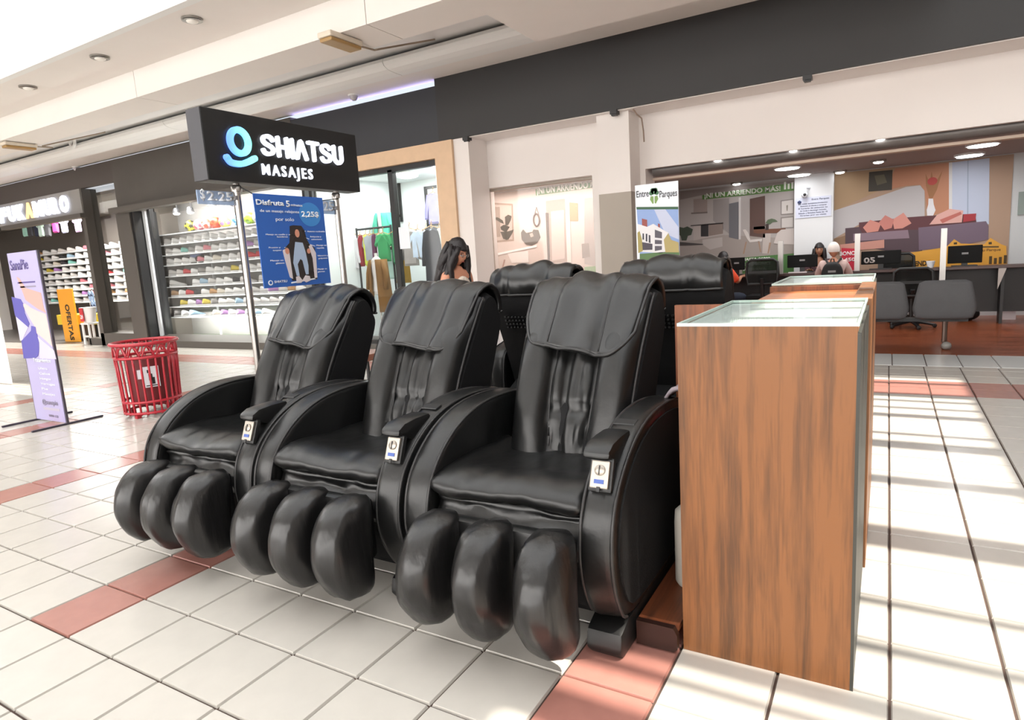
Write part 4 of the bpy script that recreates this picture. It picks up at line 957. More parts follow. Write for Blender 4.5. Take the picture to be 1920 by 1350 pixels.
text('price', '29', M('ink_white', 'EDF2F8'), bk, (-41.8, 22.375, 1.95), (1, 0, 0), (0, 0, 1), .3, .38, .006, .03)
for k, (x, z, cc, lab) in enumerate(((-43.1, 3.55, '9FBADB', 'pale blue flip flops hanging in the entrance, upper pair'), (-42.9, 2.75, '9FBADB', 'pale blue flip flops hanging in the entrance, lower pair'))):
    t = empty('flip_flops', (x, 24, z-.4), lab, 'sandals')
    for s in (-1, 1):
        build('sole', MB().prism([(x+s*.2+.19*cos(a)*(1 if sin(a) > 0 else .8), z+.42*sin(a)) for a in [2*pi*q/16 for q in range(16)]], 'y', 23.98, 24.05), M('foam_blue', cc, rough=.6), t)
        build('strap', MB().tube([(x+s*.2-.13, 23.95, z-.02), (x+s*.2, 23.9, z+.14), (x+s*.2+.13, 23.95, z-.02)], .03, 6), M('strap_navy', '2E3A5C'), t)
    build('hook', MB().tube([(x, 24, z+.35), (x, 24.15, z+.5), (x+(-.7 if k == 0 else .5), 24.2, z+.4), (x+(-.7 if k == 0 else .5), 24.2, 0)], .02, 5), m_steel, t)
# ---------------------------------------------------------------- garments
GAR = {}
def garment(kind, col):
    key = (kind, col)
    if key in GAR: return GAR[key]
    if kind == 'shirt': out = [(-.2, 1.0), (0, .93), (.2, 1.0), (.5, .9), (.78, .35), (.6, .22), (.44, .52), (.46, -.6), (-.46, -.6), (-.44, .52), (-.6, .22), (-.78, .35), (-.5, .9)]
    elif kind == 'long': out = [(-.2, 1.0), (0, .93), (.2, 1.0), (.5, .9), (.72, .1), (.78, -.55), (.6, -.58), (.45, .3), (.48, -.85), (-.48, -.85), (-.45, .3), (-.6, -.58), (-.78, -.55), (-.72, .1), (-.5, .9)]
    elif kind == 'coat': out = [(-.2, 1.0), (0, .9), (.2, 1.0), (.55, .85), (.7, 0), (.74, -.9), (.58, -.92), (.5, -.1), (.56, -1.9), (-.56, -1.9), (-.5, -.1), (-.58, -.92), (-.74, -.9), (-.7, 0), (-.55, .85)]
    elif kind == 'trousers': out = [(-.4, 1), (.4, 1), (.46, .4), (.44, -1.6), (.12, -1.6), (.02, .1), (-.02, .1), (-.12, -1.6), (-.44, -1.6), (-.46, .4)]
    else: out = [(-.10, 1.0), (.10, 1.0), (.15, .8), (.16, -.8), (-.16, -.8), (-.15, .8)]      # seen edge-on on the rail
    mb = MB(); n = len(out)
    c = (sum(p[0] for p in out)/n, sum(p[1] for p in out)/n)
    ins = [(lerp(p[0], c[0], .22), lerp(p[1], c[1], .12)) for p in out]
    vs = [(p[0], 0, p[1]) for p in out]+[(p[0], -.11+.03*random.uniform(-1, 1), p[1]) for p in ins]+[(p[0], .11, p[1]) for p in ins]
    fs = [(i, (i+1) % n, n+(i+1) % n, n+i) for i in range(n)]+[((i+1) % n, i, 2*n+i, 2*n+(i+1) % n) for i in range(n)]+[tuple(range(n, 2*n)), tuple(range(3*n-1, 2*n-1, -1))]
    me = bpy.data.meshes.new(kind); me.from_pydata([tuple(q*T for q in v) for v in vs], [], fs)
    bm = bmesh.new(); bm.from_mesh(me); bmesh.ops.triangulate(bm, faces=[f for f in bm.faces if len(f.verts) > 4]); bmesh.ops.recalc_face_normals(bm, faces=bm.faces); bm.to_mesh(me); bm.free()
    me.materials.append(M('cloth_'+col, col, rough=.85, var=.10, vscale=9)); GAR[key] = me
    return me
hook_me = None
def hang(name, kind, col, x, y, z, label, group, k=1, rz=0, hook=True):
    global hook_me
    o = bpy.data.objects.new(name, garment(kind, col)); COL.objects.link(o); o.location = (x*T, y*T, z*T); o.scale = (k, k, k); o.rotation_euler = (0, 0, rz)
    tag(o, label, 'garment', group); OFF[o.name] = (x, y, z)
    if hook:
        if hook_me is None:
            hk = build('hanger', MB().tube([(-.45, 0, .9), (0, 0, 1.05), (.45, 0, .9)], .025, 5).tube([(0, 0, 1.05), (0, 0, 1.2), (.06, 0, 1.27), (.0, 0, 1.33)], .02, 5), M('hanger_wood', 'B8935C', rough=.5), o, at=(0, 0, 0)); hook_me = hk.data
        else:
            hk = bpy.data.objects.new('hanger', hook_me); COL.objects.link(hk); hk.parent = o
    return o
G0 = 'clothes hanging in the fashion shop'
# rails
def rail(x0, x1, y, z, label, legs=True):
    t = empty('clothes_rail', ((x0+x1)/2, y, 0), label, 'rail')
    build('bar', MB().tube([(x0, y, z), (x1, y, z)], .06, 8), m_black, t)
    for x in (x0, x1): build('post', MB().tube([(x, y, .3), (x, y, z+.1)], .06, 8), m_black, t)
RL = [(-17.35,6.61),(-14.59,6.43),(-13.57,6.15),(-11.54,6.03)]
rail(-17.0, RL[1][0]+.2, 26, RL[0][1], 'black clothes rail left of the window post in the fashion shop')
rail(RL[2][0]-.2, -10.5, 26, RL[2][1], 'black clothes rail right of the window post in the fashion shop')
zr = RL[0][1]-1.33
def gx(pxs): return pxs
GX = [(-17.51,5.44),(-16.75,5.4),(-16.34,5.37),(-16.01,5.35),(-15.69,5.33),(-15.36,5.32),(-14.97,5.29),(-13.11,5.18),(-12.51,5.15),(-11.56,5.09),(-14.18,5.25)]
for (x, _), nm, kd, col, k, lab in zip(GX, ['blouse', 'jacket', 'top', 'shirt', 'shirt', 'shirt', 'polo_shirt', 'dress', 'shirt', 'jacket', 'shirt'],
        ['long', 'edge', 'edge', 'shirt', 'edge', 'edge', 'shirt', 'long', 'shirt', 'coat', 'edge'],
        ['D8D8DA', '8E2C34', 'C2CC4A', '9AA0A6', '5A2A48', 'D8D2DE', '2E8A52', '9A9692', 'BFD0E2', '2C2E34', '2E7A50'],
        [1.15, 1, 1, 1, 1, 1, 1, 1.1, 1, 1.1, 1],
        ['white long sleeved blouse hanging at the left of the rail', 'dark red garment seen edge on, right of the white blouse', 'lime yellow top seen edge on the rail', 'grey shirt hanging between lime and plum garments', 'plum garment seen edge on beside the green shirt', 'pale lilac garment seen edge on beside the green shirt', 'bright green polo shirt beside the black window post', 'grey dress hanging right of the window post', 'pale blue shirt hanging right of the window post', 'black jacket on the rail beside the peach frame', 'dark green garment just right of the window post']):
    hang(nm, kd, col, x, 26+random.uniform(-.05, .05), zr, lab, G0, k)
for k, (x, col, kd, lab) in enumerate((([(-11.94,5.69)][0][0], 'D9DCE0', 'edge', 'white garment seen edge on beside the black jacket'), ([(-11.65,5.67)][0][0]+.1, '9FA8B0', 'edge', 'grey blue garment seen edge on near the peach frame'), ([(-11.29,5.64)][0][0]+.25, 'C9D2C4', 'edge', 'pale green garment seen edge on at the peach frame'), (-14.6, 'A8842E', 'coat', 'mustard coat hanging behind the white blouse'), (-15.3, 'B9D6CC', 'long', 'mint jumper hanging low beside the blue poster'))):
    hang('garment', kd, col, x, 27.0 if k > 2 else 26, zr-(.8 if k == 4 else 0), lab, G0)
# wall frames with outfits
FRM = [(-18.33,9.79),(-16.78,9.52),(-18.40,7.73),(-16.79,7.49),(-14.72,9.07),(-13.56,8.88),(-14.69,6.99)]
for k, (a, b, zt_, zb_, col, lab) in enumerate(((FRM[0][0], FRM[1][0], FRM[0][1], FRM[2][1], '8C8A86', 'black wall frame with a grey jacket in the fashion shop'), (FRM[4][0], FRM[5][0]+.4, FRM[4][1], FRM[6][1], '8A84B8', 'black wall frame with a lilac outfit beside the peach jamb'))):
    t = empty('display_frame', ((a+b)/2, 29, zb_), lab, 'display frame')
    for x in (a, b): build('side_bar', MB().box(x-.08, x+.08, 29.86, 29.98, zb_-.6, zt_), m_black, t)
    build('top_bar', MB().box(a, b, 29.86, 29.98, zt_-.15, zt_), m_black, t); build('lower_bar', MB().box(a, b, 29.86, 29.98, zb_-.3, zb_-.15), m_black, t)
    hang('jacket', 'long', col, (a+b)/2, 29.6, zt_-1.45, ('grey jacket in the left wall frame of the fashion shop', 'lilac jacket in the right wall frame of the fashion shop')[k], G0, 1.0)
hang('trousers', 'trousers', '8A857E', (FRM[0][0]+FRM[1][0])/2+.35, 29.5, FRM[0][1]-2.5, 'grey patched trousers under the grey jacket in the wall frame', G0, .8)
hang('shirt', 'shirt', 'E2E2E6', FRM[5][0]+.5, 29.55, FRM[4][1]-1.6, 'white shirt beside the lilac jacket in the wall frame', G0, .9)
# mannequins
def mannequin(x, y, z, label, coat, inner, kd, kcol, k=1.0):
    t = empty('mannequin', (x, y, z), label, 'mannequin')
    body = MB().lathe([(.1, 0), (.34, .05), (.30, .5), (.26, .9), (.36, 1.5), (.40, 1.85), (.2, 2.05), (.1, 2.12), (.1, 2.3)], 18, (x, y, z), 1, .6)
    build('torso', body, M('mannequin_white', 'D8D6D2', rough=.5), t, smooth=50)
    build('top', MB().lathe([(.36, .2), (.33, .6), (.31, .95), (.40, 1.5), (.43, 1.8)], 18, (x, y, z), 1, .62), M('cloth_'+inner, inner, rough=.8), t, smooth=50)
    cm = garment(kd, coat)
    for s in (-1, 1):
        mb = MB(); L = 2.9 if kd == 'coat' else 1.7
        rows = []
        for i in range(8):
            v = i/7; zz = z+1.95-L*v; rows.append([(x+s*(.16+.10*v+(.36+.16*v)*sin(pi/2*q/5)), y-.32*cos(pi/2*q/5)*(1+.2*v)+.3*(q/5)**2, zz) for q in range(6)])
        o = build('coat_side', mb.grid(rows), M('cloth_'+coat, coat, rough=.85, var=.1, vscale=9), t, smooth=True); o.modifiers.new('t', 'SOLIDIFY').thickness = .05*T
        sl = build('sleeve', MB().tube([(x+s*.42, y, z+1.85), (x+s*.62, y, z+1.2), (x+s*.66, y-.12, z+.3)], [.15, .16, .13], 10), M('cloth_'+coat, coat), t, smooth=True)
    build('coat_back', MB().lathe([(.60, 1.95-(2.9 if kd == 'coat' else 1.7)), (.50, 1.0), (.48, 1.9)], 20, (x, y+.08, z), 1, .55), M('cloth_'+coat, coat), t, smooth=50) if False else None
    build('stand', MB().tube([(x, y, .3), (x, y, z+.1)], .05, 8).lathe([(.5, .3), (.5, .36), (.06, .42)], 18, (x, y, 0)), m_steel, t, smooth=40)
    return t
MN = [(-14.62,4.86),(-16.26,7.61),(-15.20,4.98)]
mannequin(MN[0][0], 24.8, MN[0][1]-2.0, 'mannequin in a brown coat over a white top', '7E5A2C', 'E8E6E4', 'coat', '')
mannequin(MN[1][0], 27.5, 5.6, 'mannequin in a mint green cardigan on the upper shelf', '4FB096', 'E8E8E8', 'long', '')
tag(build('upper_shelf', MB().box(-17.1, -11.3, 26.8, 28.2, 5.35, 5.5), m_black), 'dark upper shelf carrying the mint green mannequin', 'shelf')
JE = [(-16.77,1.32),(-16.02,1.32)]
hang('jeans', 'trousers', '3A5A8C', -13.0, 26.6, 1.76, 'blue jeans hanging low under the brown coat', G0, .9)
tag(build('notice_card', MB().box(-10.95, -10.3, 22.52, 22.55, 5.2, 6.25), m_ink), 'white notice card stuck inside the fashion shop window', 'card')
# ceiling lamps of the fashion shop
for k, (x, y, z) in enumerate(((-13.3, 26.5, 9.3), (-9.6, 24.2, 9.3))):
    t = empty('ceiling_lamp', (x, y, z), ('bright round ceiling lamp left of the window post in the fashion shop', 'bright round ceiling lamp near the peach jamb in the fashion shop')[k], 'lamp')
    build('bowl', MB().ell((x, y, z), (.62, .62, .16)), M('lamp_white', 'FFFFFF', emit=4), t, smooth=True); build('rim', MB().lathe([(.66, .1), (.66, .2), (.5, .2)], 20, (x, y, z)), m_shelf, t)
light('clothes_light', 'AREA', (-12.8, 26, 9.4), 62, (.95, 1, 1), 7, 5)
tag(build('wall_speaker', MB().box(-13.2, -12.7, 29.2, 29.7, 8.6, 9.1), m_black, bevel=.08), 'small black speaker high in the corner of the fashion shop', 'speaker')

# clothes hanging above the entrance shelves
EG = [(-58.47,9.52),(-57.43,9.44),(-56.48,9.37),(-55.56,9.3),(-54.56,9.23),(-53.23,9.46),(-51.41,9.32),(-49.48,9.25)]
for (x, z), cc, lab in zip(EG, ('9FCFC0', '3A3A40', '2A2E44', 'BFD6CC', '55555A', 'B03A80', 'B4BAD8', 'A88EB0'), ('mint shirt', 'charcoal shirt', 'navy shirt', 'pale mint shirt', 'dark grey shirt', 'magenta shirt', 'pale periwinkle shirt', 'lilac shirt')):
    hang('shirt', 'shirt', cc, x, 27+random.uniform(-.1, .1), z+.2, lab+' hanging high inside the shoe shop entrance', 'shirts above the entrance shelves', .95)
t = empty('entrance_rail', (-47, 27, 8), 'dark rail of shirts high inside the shoe shop entrance', 'rail')
zz = EG[3][1]+.2+1.3*.95
build('bar', MB().tube([(-56, 27, zz), (-40, 27, zz)], .05, 8), m_black, t)
for x in (-55, -41): build('hanger_rod', MB().tube([(x, 27, zz), (x, 27, 10.6)], .04, 6), m_black, t)

# ---------------------------------------------------------------- real estate office behind the wide opening
YB = 38.28
def PO(x, z, d=0): return (x, YB-.02-d, z)
def oflat(name, pts_, col, lay, parent):
    return flat(name, pts_, M('print_'+col, col, rough=.6), lay*2, parent, PO)
def mural(name, label, outline, col):
    xs = [p[0] for p in outline]; zs = [p[1] for p in outline]
    t = empty(name, (sum(xs)/len(xs), YB, min(zs)), label, 'mural')
    x0, x1, z0_, z1_ = min(xs), max(xs), 0.4, max(zs)
    build('panel', MB().box(x0, x1, YB-.02, YB+.01, z0_, min(z1_, 7.98)), M('print_'+col, col, rough=.6), t)
    return t
def otext(s, a, b, h, parent, col='E6EBE0', bold=.03, dep=.02):
    text('lettering', s, M('print_'+col, col), parent, (a[0], YB-.06, a[1]), (b[0]-a[0], 0, b[1]-a[1]), (0, 0, 1), h, sqrt((b[0]-a[0])**2+(b[1]-a[1])**2), dep, bold)
mu = mural('kitchen_mural', 'wall print of a grey kitchen and dining room left of the white pillar', [(-1.64,7.91),(5.15,7.89),(5.19,2.31)], 'B2ABA8')
oflat('printed_floor', [(-1.47,4.76),(1.2,5.04),(5.16,4.54),(5.17,2.36),(-1.51,2.62)], 'A59B95', 1, mu)
oflat('printed_ceiling', [(-1.4,7.89),(5.13,7.81),(5.13,7.68),(-0.012,7.52),(-1.41,7.37)], '8F8682', 1, mu)
gb = [(-0.035,7.51),(5.14,7.68),(5.14,7.25),(-0.028,7.25)]
oflat('printed_band', gb, '5F8A48', 3, mu)
q = [(0.111,7.32),(4.43,7.32),(0.115,7.6),(4.61,7.36),(5.09,7.37)]
otext('¡NI UN ARRIENDO MÁS!', (q[0][0], q[0][1]), (q[1][0], q[0][1]+.0), q[2][1]-q[0][1], mu)
for k in range(4): oflat('printed_emblem', [(q[3][0]+k*.13*1.5, q[3][1]), (q[3][0]+k*.195+.11, q[3][1]), (q[3][0]+k*.195+.11, q[3][1]+(.42, .3, .36, .44)[k]), (q[3][0]+k*.195, q[3][1]+(.42, .3, .36, .44)[k])], 'E6EBE0', 4, mu)
for nm, pp, cc, ly in (('printed_hood', [(-0.562,7.32),(0.27,7.32),(0.258,6.46),(-0.576,6.49)], '9E908A', 2), ('printed_hood_rim', [(-0.721,6.53),(0.27,6.5),(0.269,6.41),(-0.723,6.44)], '7B706C', 3),
        ('printed_cabinet', [(-0.589,5.73),(1.2,5.73),(1.19,5.08),(-0.605,4.82)], 'BDB3AE', 2), ('printed_worktop', [(-0.764,5.77),(1.21,5.78),(1.21,5.7),(-0.765,5.7)], '55504E', 3), ('printed_oven', [(-0.136,5.74),(0.323,5.73),(0.313,5.01),(-0.147,5.03)], '2E2C2D', 3),
        ('printed_drawers', [(0.34,5.75),(1.19,5.74),(1.18,5.11),(0.331,5.03)], '8F8079', 3), ('printed_side_wall', [(0.618,7.17),(1.56,7.19),(1.55,5.07),(0.604,5.93)], '9A9391', 2),
        ('printed_grey_door', [(1.55,6.85),(2.1,6.92),(2.08,4.71),(1.53,4.87)], '6E6E73', 3), ('printed_corner', [(2.11,7.16),(2.23,7.17),(2.21,4.71),(2.1,4.7)], 'D8D4D2', 3), ('printed_brown_door', [(2.74,7.02),(3.58,7.12),(3.59,4.7),(2.73,4.87)], '5E463F', 3),
        ('printed_ottoman', [(-0.063,4.83),(1.14,4.9),(1.14,4.35),(0.4,4.2),(-0.067,4.55)], 'BBB3AF', 3), ('printed_plant', [(-1.47,5.72),(-1.21,5.64),(-0.971,5.71),(-0.634,5.51),(-0.745,5.17),(-0.952,5.13),(-1.05,4.85),(-1.34,4.87),(-1.4,5.16),(-1.48,5.23)], '3F4A3C', 3), ('printed_low_table', [(-1.46,4.79),(0.003,4.57),(-0.056,4.52),(-1.47,4.55)], '4A4544', 4),
        ('printed_table', [(2.95,5.22),(4.7,5.17),(4.75,5.03),(4.21,4.93),(3.16,4.98),(2.95,5.05)], '744B38', 4), ('printed_table_leg', [(3.48,4.93),(3.9,4.93),(3.85,3.75),(3.43,3.8)], 'C7BCB6', 3),
        ('printed_pot', [(3.61,5.49),(3.79,5.5),(3.78,5.14),(3.61,5.14)], '3C2E2A', 5), ('printed_leaves', [(3.61,5.55),(3.74,5.73),(3.95,5.78),(4.13,5.72),(4.29,5.58),(4,5.57),(3.85,5.45)], '5A6A50', 5),
        ('printed_chair', [(2.33,5.26),(2.48,5.27),(2.63,5.05),(2.76,4.64),(3.43,4.66),(3.4,4.5),(2.73,4.49),(2.57,4.72)], 'D9D1CC', 4), ('printed_chair_leg', [(2.49,4.54),(2.57,4.54),(2.41,3.83),(2.33,3.83)], 'A98B76', 4), ('printed_chair_leg', [(3.19,4.54),(3.27,4.53),(3.38,3.88),(3.31,3.88)], 'A98B76', 4),
        ('printed_chair', [(4.26,4.93),(4.47,5.1),(5.15,5.13),(5.16,4.21),(4.32,4.3),(4.06,4.34)], 'CFC5C0', 5), ('printed_chair_leg', [(3.82,4.41),(3.93,4.4),(3.8,3.78),(3.72,3.78)], 'A98B76', 4), ('printed_seat', [(2.95,5.38),(3.61,5.38),(3.61,5.22),(2.95,5.22)], 'D0C7C2', 3),
        ('printed_frame', [(4.43,6.77),(5.13,6.79),(5.13,5.93),(4.44,5.94)], '8F8884', 3), ('printed_picture', [(4.49,6.71),(5.09,6.74),(5.1,5.99),(4.49,5.99)], 'D5CFCB', 4), ('printed_leaf', [(4.74,6.45),(4.83,6.47),(4.81,6.15),(4.76,6.14)], '8A8478', 5), ('printed_frame', [(4.44,5.81),(5.13,5.82),(5.14,5.16),(4.44,5.17)], '8F8884', 3), ('printed_picture', [(4.5,5.74),(5.1,5.76),(5.1,5.21),(4.5,5.22)], 'D0CAC6', 4),
        ('printed_green_panel', [(2.3,3.61),(5.16,3.7),(5.17,2.28),(2.29,2.39)], '4F7E42', 3)):
    oflat(nm, pp, cc, ly, mu)
for s, pp in (('HASTA $6000', [(2.32,3.41),(3.88,3.44)]), ('S DE BONO', [(2.35,3.13),(3.88,3.15)]), ('RESERVA', [(2.35,2.81),(3.69,2.84)])):
    otext(s, pp[0], (pp[1][0], pp[0][1]), .16, mu, bold=.04)
# white pillar with its notice and camera
PW = [(5.24,7.86),(7.21,7.86)]
pw = struct('wall_office_pillar', MB().box(PW[0][0], PW[1][0], 37.6, 38.3, 0, 8.0), M('office_white', 'DEE0E2', rough=.6))
NB = [(5.31,6.76),(7.11,6.7),(5.32,5.65),(7.1,5.59)]
nt_ = empty('notice_board', ((NB[0][0]+NB[1][0])/2, 37.5, NB[2][1]), 'pale blue printed notice on the white pillar in the office', 'notice')
build('sheet', MB().box(NB[0][0], NB[1][0], 37.55, 37.59, NB[2][1], NB[0][1]), M('paper_bluish', 'D3D8EA', rough=.5), nt_)
nb0, nb1, nbz0, nbz1 = NB[0][0], NB[1][0], NB[2][1], NB[0][1]
def ntext(s, u, v, h, wd): text('small_lettering', s, M('print_navy', '3A4468'), nt_, (nb0+u*(nb1-nb0), 37.545, nbz0+v*(nbz1-nbz0)), (1, 0, 0), (0, 0, 1), h, wd*(nb1-nb0), .004, .01)
ntext('Entre Parques', .46, .84, .1, .48)
for k, s in enumerate(('En este establecimiento', 'Atención al cliente y compras', 'El horario de atención es', 'de lunes a domingo incluido', 'Sábado y feriados hasta las 18', 'Gracias por su visita')):
    ntext(s, .08+.05*(k % 2), .66-.115*k, .08, .82-.08*(k % 2))
nm_ = MB().lathe([(.09, 0), (.1, .1), (.02, .16)], 10, (nb0+.2, 37.54, nbz1-.3)); build('seal', nm_, M('print_navy', '3A4468'), nt_)
CD = [(5.79,6.92),(6.02,7.26)]
t = empty('security_camera', (CD[0][0], 37.3, CD[0][1]), 'white dome security camera above the notice on the pillar', 'camera')
build('bracket', MB().tube([(CD[1][0], 37.6, CD[1][1]), (CD[0][0]+.05, 37.3, CD[1][1]), (CD[0][0], 37.3, CD[0][1]+.15)], .05, 8), m_ink, t); build('dome', MB().ell((CD[0][0], 37.3, CD[0][1]), (.17, .17, .2)), m_ink, t, smooth=True); build('lens', MB().ell((CD[0][0]+.02, 37.15, CD[0][1]-.02), (.08, .06, .08)), m_black, t, smooth=True)
# living room mural
mv = mural('living_room_mural', 'wall print of a plum sofa with salmon cushions right of the white pillar', [(7.17,7.96),(15.10,7.96),(15.10,2.32)], 'A98D78')
MVL = ((('printed_wall'), [(7.17,7.96),(10.09,7.91),(9.45,6.84),(7.2,5.89)], 'A88C6C', 1), ('printed_light', [(7.2,5.94),(9.28,6.47),(10.61,6.86),(11.26,6.88),(11.44,6.58),(11.49,5.23),(8.62,5.18),(7.22,4.39)], 'B9B5B6', 2), ('printed_orange_wall', [(10.09,7.88),(12.48,7.88),(12.57,5.5),(11.63,5.21),(11.44,6.58),(11.22,6.91),(10.61,6.92),(9.62,6.77)], 'B57E60', 2),
        ('printed_door', [(12.52,7.87),(14.13,7.89),(14.25,4.63),(12.62,5.13)], 'B9C2D6', 2), ('printed_door_edge', [(12.45,7.88),(12.59,7.88),(12.69,5.12),(12.55,5.23)], 'D3D2D2', 3), ('printed_door_line', [(13.23,7.87),(13.27,7.88),(13.38,4.98),(13.33,4.98)], '98A4BA', 3),
        ('printed_floor', [(7.22,4.39),(7.84,4.55),(7.95,3.54),(7.24,3.48)], '8A6B52', 1), ('printed_painting', [(8.88,7.83),(9.97,7.82),(9.97,6.78),(8.87,6.8)], '3A352C', 3), ('printed_painting_art', [(9.13,7.61),(9.59,7.63),(9.73,7.19),(9.27,7.09)], '5A5542', 4),
        ('printed_sofa_back', [(8.45,5.19),(10.66,5.28),(11.79,5.28),(13.65,5.21),(13.75,4.67),(11.17,4.59),(8.46,4.5)], '5A2F34', 3), ('printed_sofa', [(7.79,4.93),(8.45,4.95),(8.63,4.59),(10.84,4.62),(11.33,4.58),(11.45,3.44),(10.21,3.49),(7.8,4.05)], '4E3A42', 4), ('printed_seat', [(8.19,4.6),(10.76,4.62),(10.84,4.18),(8.2,4.2)], '86707C', 5),
        ('printed_sofa_end', [(11.23,4.7),(14.12,4.8),(14.24,4.54),(14.25,3.89),(13.41,3.69),(12.33,3.57),(11.29,3.52)], '6E5C6C', 5), ('printed_cushion', [(8.65,4.9),(8.98,5.29),(9.51,5.06),(9.38,4.65),(8.85,4.61)], 'C98578', 6), ('printed_cushion', [(9.4,5.11),(9.69,5.48),(10.11,5.2),(10.01,4.78),(9.67,4.69)], 'C07A70', 7), ('printed_cushion', [(10.03,5.21),(10.53,5.54),(10.91,4.95),(10.51,4.72),(10.13,4.71)], 'CC8A7E', 6),
        ('printed_cushion', [(11.71,4.82),(12.03,5.29),(12.57,5.55),(13.15,5.41),(13.11,4.82)], 'D6A59C', 7), ('printed_red_cushion', [(13.17,5.22),(13.70,5.22),(13.68,4.88),(13.17,4.83)], 'A02E36', 7), ('printed_stripe', [(12.16,5.03),(13.04,5.37),(13.09,5.23),(12.28,4.84)], 'B8685E', 8),
        ('printed_vase', [(11.63,6.16),(11.83,6.14),(11.87,5.84),(11.96,5.54),(11.86,5.27),(11.60,5.29),(11.57,5.59),(11.63,5.87)], 'DAD8DC', 4), ('printed_stems', [(11.46,7.45),(11.65,6.97),(11.72,7.52),(11.86,6.86),(12.19,7.51),(11.98,6.57),(11.80,6.15),(11.67,6.16),(11.50,6.81)], '9A6A44', 3), ('printed_flower', circ(*[(11.77,7.03)][0], .22, .2, 14), 'B0423C', 4),
        ('printed_table', [(7.54,4.05),(9.68,4.18),(9.69,3.73),(7.58,3.66)], 'C28A7C', 6), ('printed_red_sign', [(7.62,3.86),(8.32,3.78),(8.32,2.42),(7.65,2.45)], 'C0213A', 7),
        ('printed_yellow', [(10.63,3.37),(12.29,3.58),(12.55,3.67),(12.82,3.99),(13.12,3.75),(14.10,3.65),(14.34,3.95),(14.80,3.6),(15.00,3.5),(15.10,2.13),(10.66,2.32)], 'DCA03A', 6), ('printed_roof_line', [(12.64,3.63),(14.70,3.52),(14.70,3.45),(12.64,3.55)], '5A4420', 7), ('printed_window', [(12.81,3.82),(12.95,3.83),(12.95,3.72),(12.81,3.72)], '3E3018', 7), ('printed_window', [(14.27,3.74),(14.40,3.75),(14.41,3.63),(14.28,3.63)], '3E3018', 7))
for nm, pp, cc, ly in MVL: oflat(nm, pp, cc, ly, mv)
mk = [(7.54,3.44),(8.31,3.4),(7.64,3.1),(8.31,3.07),(9.72,2.7),(11.88,2.6),(13.96,3.29),(14.78,3.24),(14.33,2.63),(14.77,2.6)]
otext('BONO', mk[0], (mk[1][0], mk[0][1]), .22, mv, 'F0E6E6', .03, .03); otext('1450', mk[2], (mk[3][0], mk[2][1]), .2, mv, 'F0E6E6', .03, .03)
otext('NI UN ARRIENDO', mk[4], (mk[5][0], mk[4][1]), .26, mv, '3E2A14', .03, .03); otext('tu Parque', mk[6], (mk[7][0], mk[6][1]), .14, mv, '6A4A1A', 0, .03)
for k in range(4): oflat('printed_emblem', [(mk[8][0]+k*.2, mk[8][1]), (mk[8][0]+k*.2+.12, mk[8][1]), (mk[8][0]+k*.2+.12, mk[8][1]+(.4, .3, .34, .42)[k]), (mk[8][0]+k*.2, mk[8][1]+(.4, .3, .34, .42)[k])], '4E3A18', 8, mv)
tag(build('grey_switch_panel', MB().box(*[p for p in ([(15.38,6.11),(15.73,5.05)][0][0], [(15.38,6.11),(15.73,5.05)][1][0]+.5)], 38.2, 38.28, *sorted([[(15.38,6.11),(15.73,5)][0][1], [(15.38,6.11),(15.73,5)][1][1]])), M('panel_green_grey', '8A9690', rough=.5)), 'grey panel on the white wall at the right edge', 'panel')
